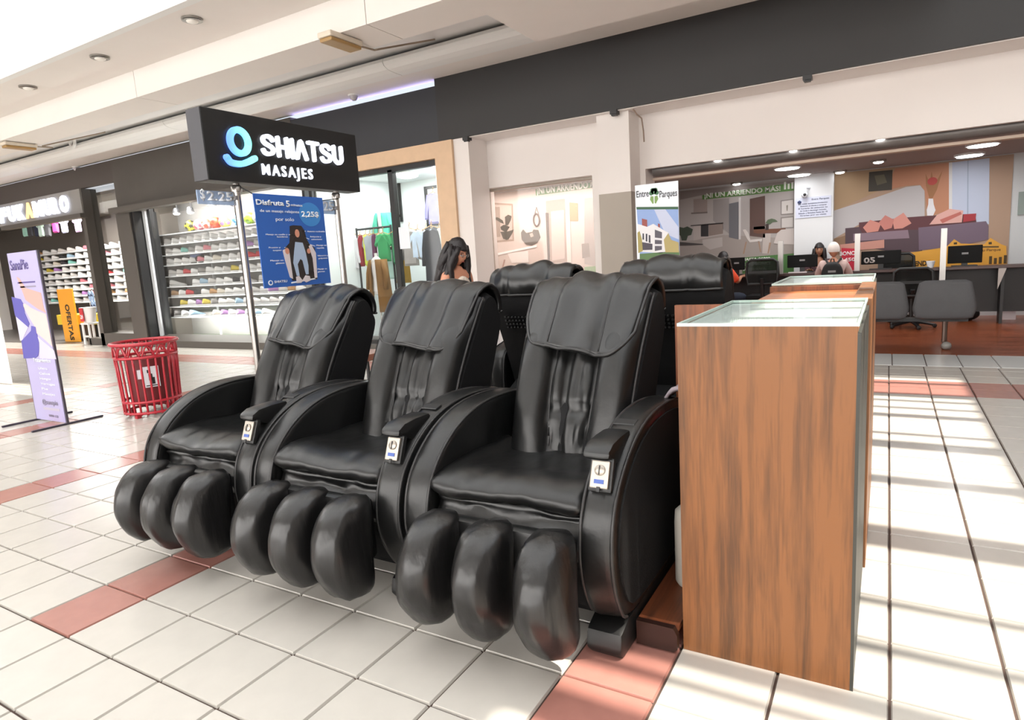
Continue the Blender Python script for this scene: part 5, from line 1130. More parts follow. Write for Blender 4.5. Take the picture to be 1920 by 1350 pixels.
# mural seen through the shop window
YB = 28.4
mw_ = mural('dining_mural', 'pinkish wall print with plants, a round mirror and a door seen through the shop window', [(-9.74,8.23),(-2.04,8.21),(-2.24,2.9),(-10.16,3.18)], 'C9B8AF')
g2 = [(-6.31,7.94),(-2.05,7.94),(-2.06,7.69),(-6.31,7.61)]
oflat('printed_band', g2, '6E8E62', 2, mw_)
q = [(-6.21,7.68),(-2.43,7.69)]
otext('¡NI UN ARRIENDO MÁS!', q[0], (q[1][0], q[0][1]), .36, mw_, 'E4E6DC', .03)
for nm, pp, cc, ly in (('printed_frame', [(-9.21,7.54),(-7.75,7.32),(-7.81,5.34),(-9.32,5.34)], 'A08A7C', 1), ('printed_picture', [(-9.11,7.42),(-7.83,7.24),(-7.9,5.44),(-9.21,5.43)], 'BBA99E', 2), ('printed_print', [(-9.06,7.28),(-8.57,7.23),(-8.65,5.63),(-9.15,5.62)], '98867A', 3),
        ('printed_leaf', [(-8.98,6.67),(-8.75,6.7),(-8.44,6.5),(-8.37,6.31),(-8.59,6.39)], '4A443A', 4), ('printed_leaf', [(-8.28,6.67),(-8.06,6.77),(-7.86,6.68),(-7.93,6.46),(-8.13,6.19),(-8.27,6.29)], '4A443A', 4), ('printed_leaf', [(-8.61,6.16),(-8.37,6.26),(-8.02,6.12),(-8.27,5.83),(-8.57,6.01)], '3E3A30', 4), ('printed_leaf', [(-8.63,5.9),(-8.26,5.87),(-7.79,5.95),(-7.91,5.73),(-8.16,5.44),(-8.47,5.5)], '4A443A', 4), ('printed_stem', [(-8.27,6.37),(-8.21,6.36),(-8.24,5.45),(-8.31,5.43)], '3E3A30', 5),
        ('printed_vase', [(-9.05,5.93),(-8.99,5.92),(-9.04,4.79),(-9.1,4.8)], 'E0D6D0', 3), ('printed_plant', [(-7.33,5.76),(-7.19,5.92),(-7.02,5.72),(-6.63,5.75),(-6.56,5.87),(-6.28,5.82),(-6.17,5.42),(-6.36,5.17),(-6.72,5.02),(-7.06,5.1),(-7.31,5.38)], '554A40', 4), ('printed_leaf', [(-6.81,5.65),(-6.63,5.71),(-6.56,5.52),(-6.73,5.46)], 'B09C90', 5),
        ('printed_doorway', [(-5.74,7.28),(-4.41,7.29),(-4.48,4.04),(-5.78,4.04)], 'A48E84', 2), ('printed_door', [(-5.47,6.71),(-4.71,6.73),(-4.78,4.24),(-5.54,4.16)], 'C2AEA4', 3), ('printed_jamb', [(-5.78,6.68),(-5.61,6.65),(-5.68,4.05),(-5.8,4.04)], '5E5048', 4), ('printed_wall', [(-4.61,7.36),(-4.38,7.36),(-4.41,4.01),(-4.66,4.03)], 'D6C8C0', 4),
        ('printed_orange', [(-4.38,7.08),(-3.92,6.99),(-3.94,6.11),(-4.4,6.14)], 'B98A68', 3), ('printed_grey', [(-3.54,7.19),(-2.53,7.2),(-2.68,3.64),(-3.69,3.9)], 'A89C96', 2), ('printed_cabinet', [(-3.8,4.93),(-3.4,4.94),(-3.36,4.25),(-3.79,4.2)], '8F837C', 3),
        ('printed_table', [(-9.27,4.71),(-6.41,5.04),(-6.42,4.93),(-9.27,4.59)], 'E6DEDA', 4), ('printed_chair', [(-8.26,4.71),(-6.96,4.75),(-6.95,4.14),(-8.02,4.16)], 'DCD2CC', 3), ('printed_chair', [(-9.72,4.44),(-9.2,4.49),(-9.08,3.62),(-9.74,3.56)], 'CBAFA4', 3), ('printed_leg', [(-8.51,4.38),(-8.45,4.37),(-8.7,3.68),(-8.77,3.68)], 'B08C80', 4), ('printed_floor', [(-10.02,3.73),(-5.75,4),(-3.69,3.79),(-3.73,2.95),(-10.06,3.17)], 'BE9E96', 1), ('printed_green', [(-3.7,3.74),(-2.67,3.77),(-2.7,2.99),(-3.73,3.02)], '7C9A6A', 4)):
    oflat(nm, pp, cc, ly, mw_)
mc = [(-6.34,6.35),(-6.32,6.67),(-6.3,7.01),(-6.44,6.63),(-6.19,6.61)]
build('printed_mirror', MB().tube([(mc[0][0]+(mc[1][1]-mc[0][1])*.55*cos(2*pi*k/24), YB-.06, mc[0][1]+(mc[1][1]-mc[0][1])*sin(2*pi*k/24)) for k in range(24)], .045, 6, closed=True).tube([(mc[3][0], YB-.05, mc[3][1]), (mc[2][0], YB-.05, mc[2][1]), (mc[4][0], YB-.05, mc[4][1])], .02, 5), M('print_mirror', '5A463C'), mw_)
YB = 38.28
# desk, monitors, chairs, partitions
DY = 34.6
dk = [(3.06,2.66),(12.84,2.62),(15.33,2.7),(12.93,0.264)]
dz = 2.72
ds = empty('long_desk', ((dk[0][0]+20)/2, DY+.7, 0), 'long dark brown service desk across the office', 'desk')
m_desk = M('desk_brown', '4A3430', rough=.35)
build('top', MB().box(dk[0][0]-1.5, 20, DY, DY+1.0, dz-.14, dz), m_desk, ds, bevel=.02)
build('modesty_panel', MB().box(dk[0][0]-1.5, 20, DY+.85, DY+.95, .5, dz-.14), M('desk_dark', '1E1A1A', rough=.5), ds)
for x in (dk[0][0]-1.3, 7.5, 10.5, 14.5, 17, 19.8): build('leg', MB().box(x-.06, x+.06, DY+.1, DY+.84, 0, dz-.14), m_black, ds)
br = [(14.31,2.46),(14.47,2.45),(14.32,1.67)]
build('bracket', MB().prism([(br[0][0], dz-.14), (br[0][0]+.3, dz-.14), (br[0][0], dz-1.1)], 'y', DY-.02, DY+.1), M('bracket_pale', 'B9B2AC'), ds)
def monitor(a, b, zt, label, number=None, y=34.9, zlow=None):
    t = empty('monitor', ((a+b)/2, y, dz), label, 'monitor')
    z0_ = zlow if zlow else dz+.28
    build('screen_back', MB().box(a, b, y, y+.14, z0_, zt), M('monitor_black', '0E0E0E', rough=.6, spec=.2), t, bevel=.03)
    build('stand', MB().box((a+b)/2-.12, (a+b)/2+.12, y+.02, y+.16, dz, z0_+.2).box((a+b)/2-.5, (a+b)/2+.5, y-.1, y+.5, dz, dz+.05), m_black, t)
    build('maker_mark', MB().box((a+b)/2-.13, (a+b)/2+.13, y-.012, y, (z0_+zt)/2, (z0_+zt)/2+.09), M('mark_grey', '8A8A8A'), t)
    if number: text('number', number, M('number_pale', 'B9B2AE'), t, (a+.12, y-.02, z0_+.08), (1, 0, 0), (0, 0, 1), .27, .5, .008, .03)
    return t
MO = [(5.22,3.66),(6.69,3.69),(8.7,3.66),(10.44,3.66),(12.36,3.7),(13.71,3.69),(2.18,3.69),(3.04,3.76)]
monitor(MO[0][0], MO[1][0], MO[0][1], 'black monitor left of the two people at the desk')
monitor(MO[2][0], MO[3][0], MO[2][1], 'black monitor numbered 05 right of the person with a backpack', '05')
monitor(MO[4][0], MO[5][0], MO[4][1], 'black monitor at the right in front of the yellow print', zlow=dz+.15)
monitor(MO[6][0], MO[7][0], MO[6][1], 'black monitor behind the orange clothed person')
for k, (x, z) in enumerate([(4.95,4.45),(8.54,4.57),(12.14,4.56)]):
    t = empty('desk_partition', (x, 34.5, dz), 'clear desk partition with pale aluminium post, %s from left' % ORD[k], 'partition')
    build('post', MB().box(x-.12, x+.12, 34.35, 34.5, (dz if k < 2 else 1.6), z), M('aluminium', 'B8B4B0', rough=.3, metal=.6), t)
    build('pane', MB().box(x-.02, x+.02, 34.5, 35.5, dz+.01, z-.1), glass('partition_glass', (.96, .98, .98), .1), t)
def office_chair(x, y, zt, label, rz=0):
    t = empty('office_chair', (x, y, 0), label, 'chair', local=True, rz=rz)
    w_ = .78; zb = zt-1.25
    build('back_frame', MB().tube([(-w_*.9, 0, zb), (-w_, 0, zb+.5), (-w_*.95, 0, zt-.15), (-w_*.7, 0, zt), (w_*.7, 0, zt), (w_*.95, 0, zt-.15), (w_, 0, zb+.5), (w_*.9, 0, zb)], .07, 8, closed=True), m_black, t, smooth=True)
    build('mesh', MB().box(-w_*.9, w_*.9, -.02, .02, zb, zt-.05), glass('chair_mesh', (.35, .38, .35), .02, .35, (.05, .05, .05)), t)
    build('lumbar_bar', MB().box(-w_*.9, w_*.9, -.05, -.02, zb+.55, zb+.68), m_black, t)
    build('seat', MB().box(-.85, .85, .1, 1.7, 1.45, 1.7), m_fab, t, bevel=.1, smooth=40)
    build('spine', MB().tube([(0, -.05, zb+.3), (0, .1, 1.6)], .1, 8), m_black, t)
    build('column', MB().tube([(0, .9, .3), (0, .9, 1.5)], .09, 8), m_black, t)
    for k in range(5): build('castor_arm', MB().tube([(0, .9, .35), (.95*cos(2*pi*k/5), .9+.95*sin(2*pi*k/5), .14)], [.1, .06], 6).ell((.95*cos(2*pi*k/5), .9+.95*sin(2*pi*k/5), .1), (.1, .1, .1), 8, 5), m_black, t)
    t.location = (x*T, y*T, 0); return t
OC = [(4.25,3.55),(10.90,2.83),(10.42,3.5)]
office_chair(OC[0][0], 33.0, OC[0][1], 'black mesh office chair in front of the green lettered print')
office_chair(OC[1][0], 32.2, OC[1][1], 'low black office chair behind the grey waiting seats')
office_chair([(10.29,3.41)][0][0], 37.0, [(10.29,3.41)][0][1], 'black framed office chair behind the monitor numbered 05', pi)
# waiting bench
bb = [(9.23,2.67),(10.61,2.56),(10.76,1.03),(12.76,1.75),(10.90,2.59),(12.44,2.56),(11.84,1.03),(11.88,0.077)]
wb = empty('waiting_bench', (10.2, 26.4, 0), 'grey upholstered two seat waiting bench inside the office opening', 'bench')
m_seat = M('bench_grey', '5B5B5D', rough=.8, var=.06, bump=.2, bscale=120)
for x0, x1 in ((8.7, bb[1][0]+.02), (bb[2][0]-.02, bb[3][0])):
    rows = []; zt_, zl = 2.62, 1.12; c = (x0+x1)/2; hw = (x1-x0)/2
    for i in range(19):
        v = i/18; zz = lerp(zt_, zl, v); ww = hw*lerp(.78, 1.0, min(1, v*1.5)**.8)*(1-max(0, v-.75)/.25*.12)*(1 if 0 < i < 18 else .8)
        dd = .16+.05*sin(pi*v) if 0 < i < 18 else .05
        rows.append([(c+ww*(abs(cos(a))**.55)*(1 if cos(a) > 0 else -1), 26.3+.5*(v*v)*0+.25*v+dd*(abs(sin(a))**.8)*(1 if sin(a) > 0 else -1), zz) for a in [2*pi*k/24 for k in range(24)]])
    build('seat_back', MB().grid(rows, cv=True, caps=True), m_seat, wb, smooth=True)
    build('seat', MB().box(x0+.1, x1-.1, 26.6, 28.0, 1.25, 1.45), m_seat, wb, bevel=.08, smooth=40)
build('beam', MB().box(7.2, bb[3][0]-.2, 26.9, 27.1, 1.0, 1.15), m_black, wb)
for x in (8.2, bb[6][0]):
    l_ = build('leg', MB().tube([(x, 27.0, 1.05), (x, 27.0, .2)], .09, 8).tube([(x, 26.3, .16), (x, 27.6, .16)], .07, 8), M('leg_steel', '6A5A52', rough=.3, metal=.7), wb, smooth=40)
    build('glide', MB().ell((x+.03, 26.35, .15), (.17, .17, .15)), M('glide_grey', '8C8A86', rough=.5), l_, smooth=True)
# oddments on the floor and the desk
bx_ = [(14.77,0.626),(15.29,0.049)]
tag(build('leaning_frame', MB().box(bx_[0][0], bx_[1][0], 36.3, 36.4, .0, .95), m_print_w), 'pale framed print leaning under the desk at the right', 'frame')
tag(build('bag', MB().ell((bx_[0][0]-1.4, 36.2, .32), (.5, .3, .34)), m_black, smooth=True), 'small black bag on the floor under the desk', 'bag')
kp = [(11.67,2.85),(4.01,2.65),(5.8,2.71)]
tag(build('paper_cup', MB().lathe([(.12, 0), (.19, .32)], 14, (kp[0][0], 34.8, dz)), m_ink, smooth=40), 'white cup on the desk left of the right hand monitor', 'cup')
for k, x in enumerate((kp[1][0], kp[2][0])):
    tag(build('keyboard', MB().box(x-.5, x+.4, 34.65, 34.85, dz, dz+.06), m_ink if k == 0 else m_print_w, bevel=.01), ('white keyboard on the desk behind the mesh office chair', 'pale keyboard on the desk below the left monitor')[k], 'keyboard')
# ceiling downlights
DL = [(5.53,32.20),(5.6,36.37),(13.22,31.97),(13.11,35.98)]
m_dl = M('downlight_glow', 'FFFFFF', emit=9)
for k, (x, y) in enumerate(DL):
    t = empty('round_downlight', (x, y, 7.9), 'large bright round downlight in the office ceiling, %s' % ('left pair, nearer the opening', 'left pair, nearer the wall', 'right pair, nearer the opening', 'right pair, nearer the wall')[k], 'downlight')
    build('rim', MB().lathe([(.62, .0), (.62, .1), (.5, .1), (.5, .0)], 24, (x, y, 7.9)), m_shelf, t); build('diffuser', MB().lathe([(.52, -.04), (.54, .0)], 24, (x, y, 7.9)), m_dl, t)
for k, (x, y) in enumerate([(9.36,34.11),(7.52,37.44),(2.1,37.69)]):
    t = empty('spotlight', (x, y, 7.9), 'small round spotlight in the office ceiling, %s' % ('above the sofa print', 'beside the white pillar', 'above the green lettering')[k], 'downlight')
    build('rim', MB().lathe([(.34, 0), (.34, .1), (.24, .1)], 18, (x, y, 7.9)), m_steel, t); build('bulb', MB().ell((x, y, 7.89), (.22, .22, .06)), m_dl, t, smooth=True)
for k, (x, z) in enumerate([(3.99,7.95),(6.73,7.95),(9.54,7.95)]):
    t = empty('header_lamp', (x, 24.22, z-.1), 'small bright lamp at the top edge of the office opening, %s from left' % ORD[k], 'lamp')
    build('ring', MB().lathe([(.16, 0), (.16, .06), (.1, .06)], 16, (x, 24.22, oz1+.02)), m_ink, t, smooth=40); build('bulb', MB().ell((x, 24.22, oz1+.01), (.14, .14, .06)), m_dl, t, smooth=True)
light('office_light', 'AREA', (9, 33, 7.85), 42, (1, .98, .96), 14, 5)
light('office_light_left', 'AREA', (-5.5, 26.6, 7.9), 34, (1, .97, .95), 7, 2)
# banner beside the column
EB = [(1.89,6.73),(3.46,6.51),(1.91,4.17)]
e0, e1, ez = EB[0][0], EB[1][0], EB[0][1]
eb = empty('park_homes_banner', ((e0+e1)/2, 20.5, 0), 'narrow standing banner with a tree logo and white building beside the column', 'banner')
build('sheet', MB().box(e0, e1, 20.48, 20.52, .15, ez), m_ink, eb); build('foot', MB().box(e0-.05, e1+.05, 20.2, 20.8, 0, .15), m_steel, eb, bevel=.03); build('mast', MB().tube([((e0+e1)/2, 20.6, .1), ((e0+e1)/2, 20.6, ez)], .05, 8), m_steel, eb)
def PE(x, z, d=0): return (x, 20.48-d, z)
def eflat(nm, pp, cc, ly): return flat(nm, pp, M('print_'+cc, cc, rough=.5), ly, eb, PE)
eflat('printed_stripe', [(1.92,5.97),(3.45,5.84),(3.45,5.75),(1.93,5.88)], '2F5A3C', 1)
eflat('printed_sky', [(1.93,5.88),(3.45,5.75),(3.46,4.2),(2,4.24)], '8FA9DA', 1)
eflat('printed_cloud', [(2.58,5.82),(2.99,5.79),(3.44,5.14),(3.45,4.7),(2.97,4.93)], 'C4CBE2', 2)
eflat('printed_building', [(1.95,5.36),(2.11,5.31),(2.3,5.23),(2.54,5.32),(2.92,5.06),(3.08,4.97),(3.03,4.32),(2.8,4.26),(1.95,4.36)], 'E8E6E8', 3)
eflat('printed_red_tower', [(2.12,5.54),(2.31,5.48),(2.31,5.23),(2.12,5.3)], '9A4A44', 4); eflat('printed_red_tower', [(2.71,5.32),(2.78,5.29),(2.78,5.16),(2.71,5.2)], '9A4A44', 4)
for x in (175, 198, 222): eflat('printed_window', [(2.13,5.01),(2.18,5),(2.18,4.78),(2.12,4.79)] if x == 175 else ([(2.25,4.99),(2.31,4.98),(2.3,4.7),(2.24,4.72)] if x == 198 else [(2.36,4.94),(2.42,4.92),(2.42,4.64),(2.35,4.67)]), '3A3844', 4)
eflat('printed_balcony', [(2.59,5.11),(2.85,5),(2.83,4.38),(2.57,4.35)], '5A5560', 4); eflat('printed_shade', [(2.01,4.72),(2.49,4.61),(2.48,4.4),(2,4.41)], '4A4450', 4)
eflat('printed_slab', [(2.57,4.83),(2.85,4.78),(2.85,4.71),(2.57,4.75)], 'E0DEE2', 5); eflat('printed_slab', [(2.56,4.6),(2.85,4.58),(2.85,4.51),(2.56,4.53)], 'E0DEE2', 5)
eflat('printed_tree', [(1.94,5.05),(2.02,5.1),(2.1,4.79),(2.12,4.38),(1.95,4.31)], 'A89A58', 5); eflat('printed_tree', [(2.91,4.73),(3.08,4.95),(3.17,4.71),(3.32,4.65),(3.44,4.6),(3.45,4.25),(2.96,4.28)], 'B5A46A', 5); eflat('printed_lawn', [(2,4.28),(3.46,4.3),(3.45,3.49),(1.98,3.55)], '5A7A4A', 3)
LG = [(1.94,6.3),(2.4,6.27),(2.79,6.22),(3.42,6.16),(2.59,6.4),(2.58,6.13)]
text('lettering', 'Entre', m_txt if False else M('print_charcoal', '3C3A40'), eb, (LG[0][0], 20.47, LG[0][1]), (1, 0, 0), (0, 0, 1), .24, LG[1][0]-LG[0][0], .004, .005)
text('lettering', 'Parques', M('print_charcoal', '3C3A40'), eb, (LG[2][0], 20.47, LG[2][1]), (1, 0, 0), (0, 0, 1), .24, LG[3][0]-LG[2][0], .004, .005)
lx, lz = LG[4]
for dx, dz_, r in ((0, .06, .11), (-.1, 0, .08), (.1, 0, .08), (-.06, .1, .07), (.06, .1, .07)): eflat('printed_tree_crown', circ(lx+dx, lz+dz_, r, r, 14), '3A6B44', 2)
for s in (-1, 1): eflat('printed_hand', [(lx+s*.02, lz-.12), (lx+s*.12, lz-.10), (lx+s*.15, lz-.22), (lx+s*.06, lz-.38), (lx+s*.02, lz-.36)], '7FA05A', 2)

# ---------------------------------------------------------------- people
m_skin = M('skin_tan', 'C68A6E', rough=.55, var=.04, vscale=10); m_skin2 = M('skin_olive', 'A9785E', rough=.55)
m_hair = M('hair_black', '1C1617', rough=.45, bump=.4, bscale=60); m_lip = M('lips', '9A4E48', rough=.5); m_eye = M('eye_dark', '1E1614', rough=.3)
def skin_obj(name, joints, edges, mat, parent, root=0, sub=2):
    me = bpy.data.meshes.new(name); me.from_pydata([tuple(c*T for c in j[:3]) for j in joints], edges, [])
    o = bpy.data.objects.new(name, me); COL.objects.link(o)
    o.modifiers.new('skin', 'SKIN'); sd = o.modifiers.new('s', 'SUBSURF'); sd.levels = sub; sd.render_levels = sub
    for k, sv in enumerate(me.skin_vertices[0].data):
        r = joints[k][3]*T; sv.radius = (r, r*(joints[k][4] if len(joints[k]) > 4 else 1)); sv.use_root = (k == root)
    bpy.context.view_layer.update()
    dg = bpy.context.evaluated_depsgraph_get(); em = bpy.data.meshes.new_from_object(o.evaluated_get(dg))
    bpy.data.objects.remove(o); bpy.data.meshes.remove(me)
    em.name = name; em.materials.clear(); em.materials.append(mat)
    em.polygons.foreach_set('use_smooth', [True]*len(em.polygons))
    ob = bpy.data.objects.new(name, em); COL.objects.link(ob)
    if parent is not None: ob.parent = parent
    return ob
def head_mb(c, k=1.0):
    """a head with brow, nose, chin and ears, looking along -y; c = centre, k = scale"""
    rows = []; n, m = 26, 18
    for i in range(m+1):
        a = pi*i/m-pi/2; r = []
        for q in range(n):
            b = 2*pi*q/n; x = cos(a)*sin(b)*.265; y = -cos(a)*cos(b)*.33; z = sin(a)*.40
            if z < 0: x *= 1-.32*(-z/.4)**1.5; y = y*(1-.22*(-z/.4)**2)-.02*(-z/.4)*(1 if y < 0 else 0)
            f = max(0, cos(b))*max(0, cos(a)); f = f**14
            y -= .09*math.exp(-((x/.055)**2))*math.exp(-(((z+.06)/.10)**2))*(1 if cos(b) > 0 else 0)      # nose
            y += .035*math.exp(-(((abs(x)-.10)/.05)**2))*math.exp(-(((z-.02)/.045)**2))*(1 if cos(b) > 0 else 0)   # eye sockets
            y -= .03*math.exp(-((x/.07)**2))*math.exp(-(((z+.20)/.035)**2))*(1 if cos(b) > 0 else 0)      # lips
            y -= .03*math.exp(-((x/.08)**2))*math.exp(-(((z+.34)/.05)**2))*(1 if cos(b) > 0 else 0)       # chin
            r.append((c[0]+x*k, c[1]+y*k, c[2]+z*k))
        rows.append(r)
    mb = MB().grid(rows, cv=True, caps=True)
    for s in (-1, 1): mb.ell((c[0]+s*.265*k, c[1]+.03*k, c[2]-.03*k), (.03*k, .055*k, .09*k), 8, 6)
    return mb
def person(label, loc, rz, J, E, skin, tilt=0, turn=0, k=1.0, group=None):
    t = empty('person', (0, 0, 0), label, 'person', local=True)
    body = skin_obj('body', J, E, skin, t)
    hc = Vector(J[4][:3])+Vector((0, -.06, .36*k))
    mb = head_mb((0, 0, 0), k).xf(Matrix.Translation(hc) @ Matrix.Rotation(turn, 4, 'Z') @ Matrix.Rotation(tilt, 4, 'X'))
    hm = build('tmp_head', mb, skin, t, smooth=True)
    bm = bmesh.new(); bm.from_mesh(body.data); bm.from_mesh(hm.data); bm.to_mesh(body.data); bm.free()
    body.data.polygons.foreach_set('use_smooth', [True]*len(body.data.polygons)); bpy.data.objects.remove(hm)
    HM = Matrix.Translation(hc) @ Matrix.Rotation(turn, 4, 'Z') @ Matrix.Rotation(tilt, 4, 'X') @ Matrix.Scale(k, 4)
    for s in (-1, 1):
        build('eye', MB().ell((s*.10, -.285, .02), (.035, .02, .018), 8, 6).xf(HM), m_eye, body)
        build('brow', MB().tube([(s*.05, -.325, .075), (s*.10, -.325, .09), (s*.155, -.29, .075)], .012, 5).xf(HM), m_hair, body)
    build('mouth', MB().ell((0, -.318, -.2), (.07, .02, .018), 10, 6).xf(HM), m_lip, body)
    t.location = [c*T for c in loc]; t.rotation_euler = (0, 0, rz)
    return t, body, HM
def hand_chain(J, E, wrist, d, side):
    """palm and five bent fingers rooted at joint WRIST, pointing along d"""
    d = Vector(d).normalized(); sx = Vector((side, 0, 0)); sx = (sx-d*sx.dot(d)).normalized(); up = d.cross(sx)
    w_ = Vector(J[wrist][:3]); p = w_+d*.16; J.append((*p, .10, .6)); pi_ = len(J)-1; E.append((wrist, pi_))
    for f, (o_, L, bend) in enumerate(((-.085, .24, .25), (-.03, .28, .25), (.03, .26, .28), (.085, .20, .32))):
        a = p+sx*o_+d*.10; b = a+d*L*.5+up*-L*bend*.4; c = b+d*L*.3+up*-L*bend*1.1
        i0 = len(J); J += [(*a, .033), (*b, .029), (*c, .024)]; E += [(pi_, i0), (i0, i0+1), (i0+1, i0+2)]
    a = p-sx*.12+d*.0; b = a-sx*.07+d*.10; i0 = len(J); J += [(*a, .036), (*b, .028)]; E += [(pi_, i0), (i0, i0+1)]
def standing(H):
    s = H/5.3
    J = [(0, 0, 2.85, .42, .72), (0, 0, 3.3, .34, .72), (0, 0, 3.92, .42, .68), (0, .02, 4.30, .20), (0, 0, 4.48, .15)]
    E = [(0, 1), (1, 2), (2, 3), (3, 4)]
    def add(*j): J.append(j); return len(J)-1
    for sd in (-1, 1):
        sh = add(sd*.47, .02, 4.22, .19); el = add(sd*.62, .05, 3.30, .14); wr = add(sd*.30, -.55, 3.12, .085)
        E.extend([(2, sh), (sh, el), (el, wr)]); hand_chain(J, E, wr, (-sd*.3, -1, .15), sd)
        hp = add(sd*.22, 0, 2.65, .28); kn = add(sd*.24, -.04, 1.45, .19); an = add(sd*.24, .06, .28, .11); to = add(sd*.27, -.35, .10, .10)
        E.extend([(0, hp), (hp, kn), (kn, an), (an, to)])
    return [tuple([a*s for a in j[:4]])+tuple(j[4:]) for j in J], E
def seated(arm_fwd=.9, zoff=0):
    J = [(0, 0, 1.85, .42, .75), (0, .02, 2.35, .36, .72), (0, .0, 2.9, .42, .68), (0, 0, 3.3, .2), (0, -.02, 3.52, .15)]
    E = [(0, 1), (1, 2), (2, 3), (3, 4)]
    def add(*j): J.append(j); return len(J)-1
    for sd in (-1, 1):
        sh = add(sd*.5, 0, 3.16, .18); el = add(sd*.72, -.35, 2.55, .135); wr = add(sd*.42, -.35-arm_fwd, 2.80, .09)
        E.extend([(2, sh), (sh, el), (el, wr)]); hand_chain(J, E, wr, (-sd*.3, -1, -.02), sd)
        hp = add(sd*.24, -.1, 1.72, .28); kn = add(sd*.3, -1.3, 1.72, .2); an = add(sd*.3, -1.25, .35, .12); to = add(sd*.32, -1.65, .11, .1)
        E.extend([(0, hp), (hp, kn), (kn, an), (an, to)])
    return J, E
def hair_cap(HM, parent, lift=.0, long=0, mat=m_hair, seed=1, hairline=.12):
    rows = []; n, m = 26, 12
    for i in range(m+1):
        a = pi/2-(pi*.62)*i/m; r = []
        for q in range(n):
            b = 2*pi*q/n; fr = cos(b)
            aa = a if fr < .35 else max(a, hairline*2.6+.35*(1-fr))           # stops at the hairline in front
            x = cos(aa)*sin(b)*.315; y = -cos(aa)*cos(b)*.375+.02; z = sin(aa)*.46+.02
            k = 1+.06*fbm(b*2+seed, aa*3, 1, 1)
            r.append((x*k, y*k, z*k))
        rows.append(r)
    o = build('hair', MB().grid(rows, cv=True, caps=True).xf(HM), mat, parent, smooth=True)
    o.modifiers.new('t', 'SOLIDIFY').thickness = .03*T
    return o
def shell(name, J, E, keep, grow, mat, parent, ends={}):
    """clothing: the figure's own joints, a little wider"""
    idx = {k: n for n, k in enumerate(keep)}
    JJ = [tuple(J[k][:3])+(J[k][3]+grow+ends.get(k, 0),)+tuple(J[k][4:]) for k in keep]
    EE = [(idx[a], idx[b]) for a, b in E if a in idx and b in idx]
    return skin_obj(name, JJ, EE, mat, parent)
def arm_ids(J, E):
    nb = {}
    for a, b in E: nb.setdefault(a, []).append(b)
    return [s for s in nb[2] if s != 3], nb
# woman with long dark hair standing behind the chairs, looking down at what she holds
J, E = standing(5.12)
wx = [(-1.68,5.18)][0][0]
pt, body, HM = person('person with long wavy dark hair, standing behind the middle chair and looking down', (wx, 14, 0), radians(78), J, E, m_skin, tilt=radians(20), turn=radians(4), k=.98)
hair_cap(HM, body, seed=3)
# long wavy locks falling over the shoulders
lk = MB()
for q in range(34):
    b = lerp(.31*pi, 1.69*pi, q/33); sx_, sy_ = sin(b), -cos(b)
    p0 = Vector((sx_*.25, sy_*.31+.03, .24-.1*(q % 3))); L = random.uniform(1.6, 1.95)
    pts_ = [HM @ (p0+Vector((sx_*(.16*min(1, 3*v)+.10*v)+.05*sin(9*v+q), sy_*(.10*v+.1*min(1, 3*v))+.05*sin(8*v+q*1.3)-.1*v, -L*v))) for v in [i/9 for i in range(10)]]
    lk.tube(pts_, [.085, .10, .11, .11, .11, .105, .10, .09, .07, .03], 7)
build('long_hair', lk, m_hair, body, smooth=True)
sh2, nb = arm_ids(J, E)
keep = [0, 1, 2]+sh2
shell('vest', J, E, keep, .045, M('cloth_black', '232326', rough=.85), body, {sh2[0]: -.02, sh2[1]: -.02})
build('blouse_front', MB().ell((0, -.24, 3.62), (.30, .16, .34)), M('cloth_floral', 'D2C6B8', rough=.85, var=.35, vscale=30), body, smooth=True)
hips = [b for b in nb[0] if b > 4]
lk_ = [0]+hips+[nb[h][0] for h in hips]+[nb[nb[h][0]][0] for h in hips]
shell('trousers', J, E, lk_, .05, M('denim_dark', '2E3646', rough=.85), body)
build('glasses', MB().tube([(-.17+.0, -.30, .0), (-.10, -.36, .0), (0, -.365, .01), (.10, -.36, .0), (.17, -.30, .0)], .010, 5).tube([(.10+.06*cos(2*pi*k/14), -.36, .05*sin(2*pi*k/14)) for k in range(14)], .010, 5, closed=True).tube([(-.10+.06*cos(2*pi*k/14), -.36, .05*sin(2*pi*k/14)) for k in range(14)], .010, 5, closed=True).xf(HM), m_steel, body)
ph = tag(build('phone', MB().box(-.13, .13, -.02, .02, -.26, .26).xf(Matrix.Translation((wx+.78, 14.1, 3.22)) @ Matrix.Rotation(radians(78), 4, 'Z') @ Matrix.Rotation(radians(-50), 4, 'X')), m_black, bevel=.01), 'dark phone held by the person with long dark hair', 'phone')
# seated clerk facing the hall
J, E = seated()
cx_ = [(6.6,3.91)][0][0]
pt, body, HM = person('person with shoulder length dark hair seated behind the desk, facing the hall', (cx_, 37.0, .0), 0, J, E, m_skin2, turn=radians(4), k=.86)
hair_cap(HM, body, seed=5)
lk = MB()
for q in range(16):
    b = lerp(.36*pi, 1.64*pi, q/15); sx_, sy_ = sin(b), -cos(b); p0 = Vector((sx_*.28, sy_*.33+.03, .08))
    lk.tube([HM @ (p0+Vector((sx_*.1*v, sy_*.06*v, -.85*v+.03*sin(q+4*v)))) for v in [i/6 for i in range(7)]], [.09, .1, .1, .1, .09, .07, .03], 7)
build('long_hair', lk, m_hair, body, smooth=True)
sh2, nb = arm_ids(J, E)
shell('blouse', J, E, [0, 1, 2]+sh2+[nb[s][0] for s in sh2], .05, M('cloth_plum', '4A3036', rough=.85), body)
hips = [b for b in nb[0] if b > 4]; shell('trousers', J, E, [0]+hips+[nb[h][0] for h in hips]+[nb[nb[h][0]][0] for h in hips], .04, M('denim_dark', '2E3646'), body)
office_chair(cx_, 37.2, 2.9, 'office chair behind the desk under the facing person', pi)
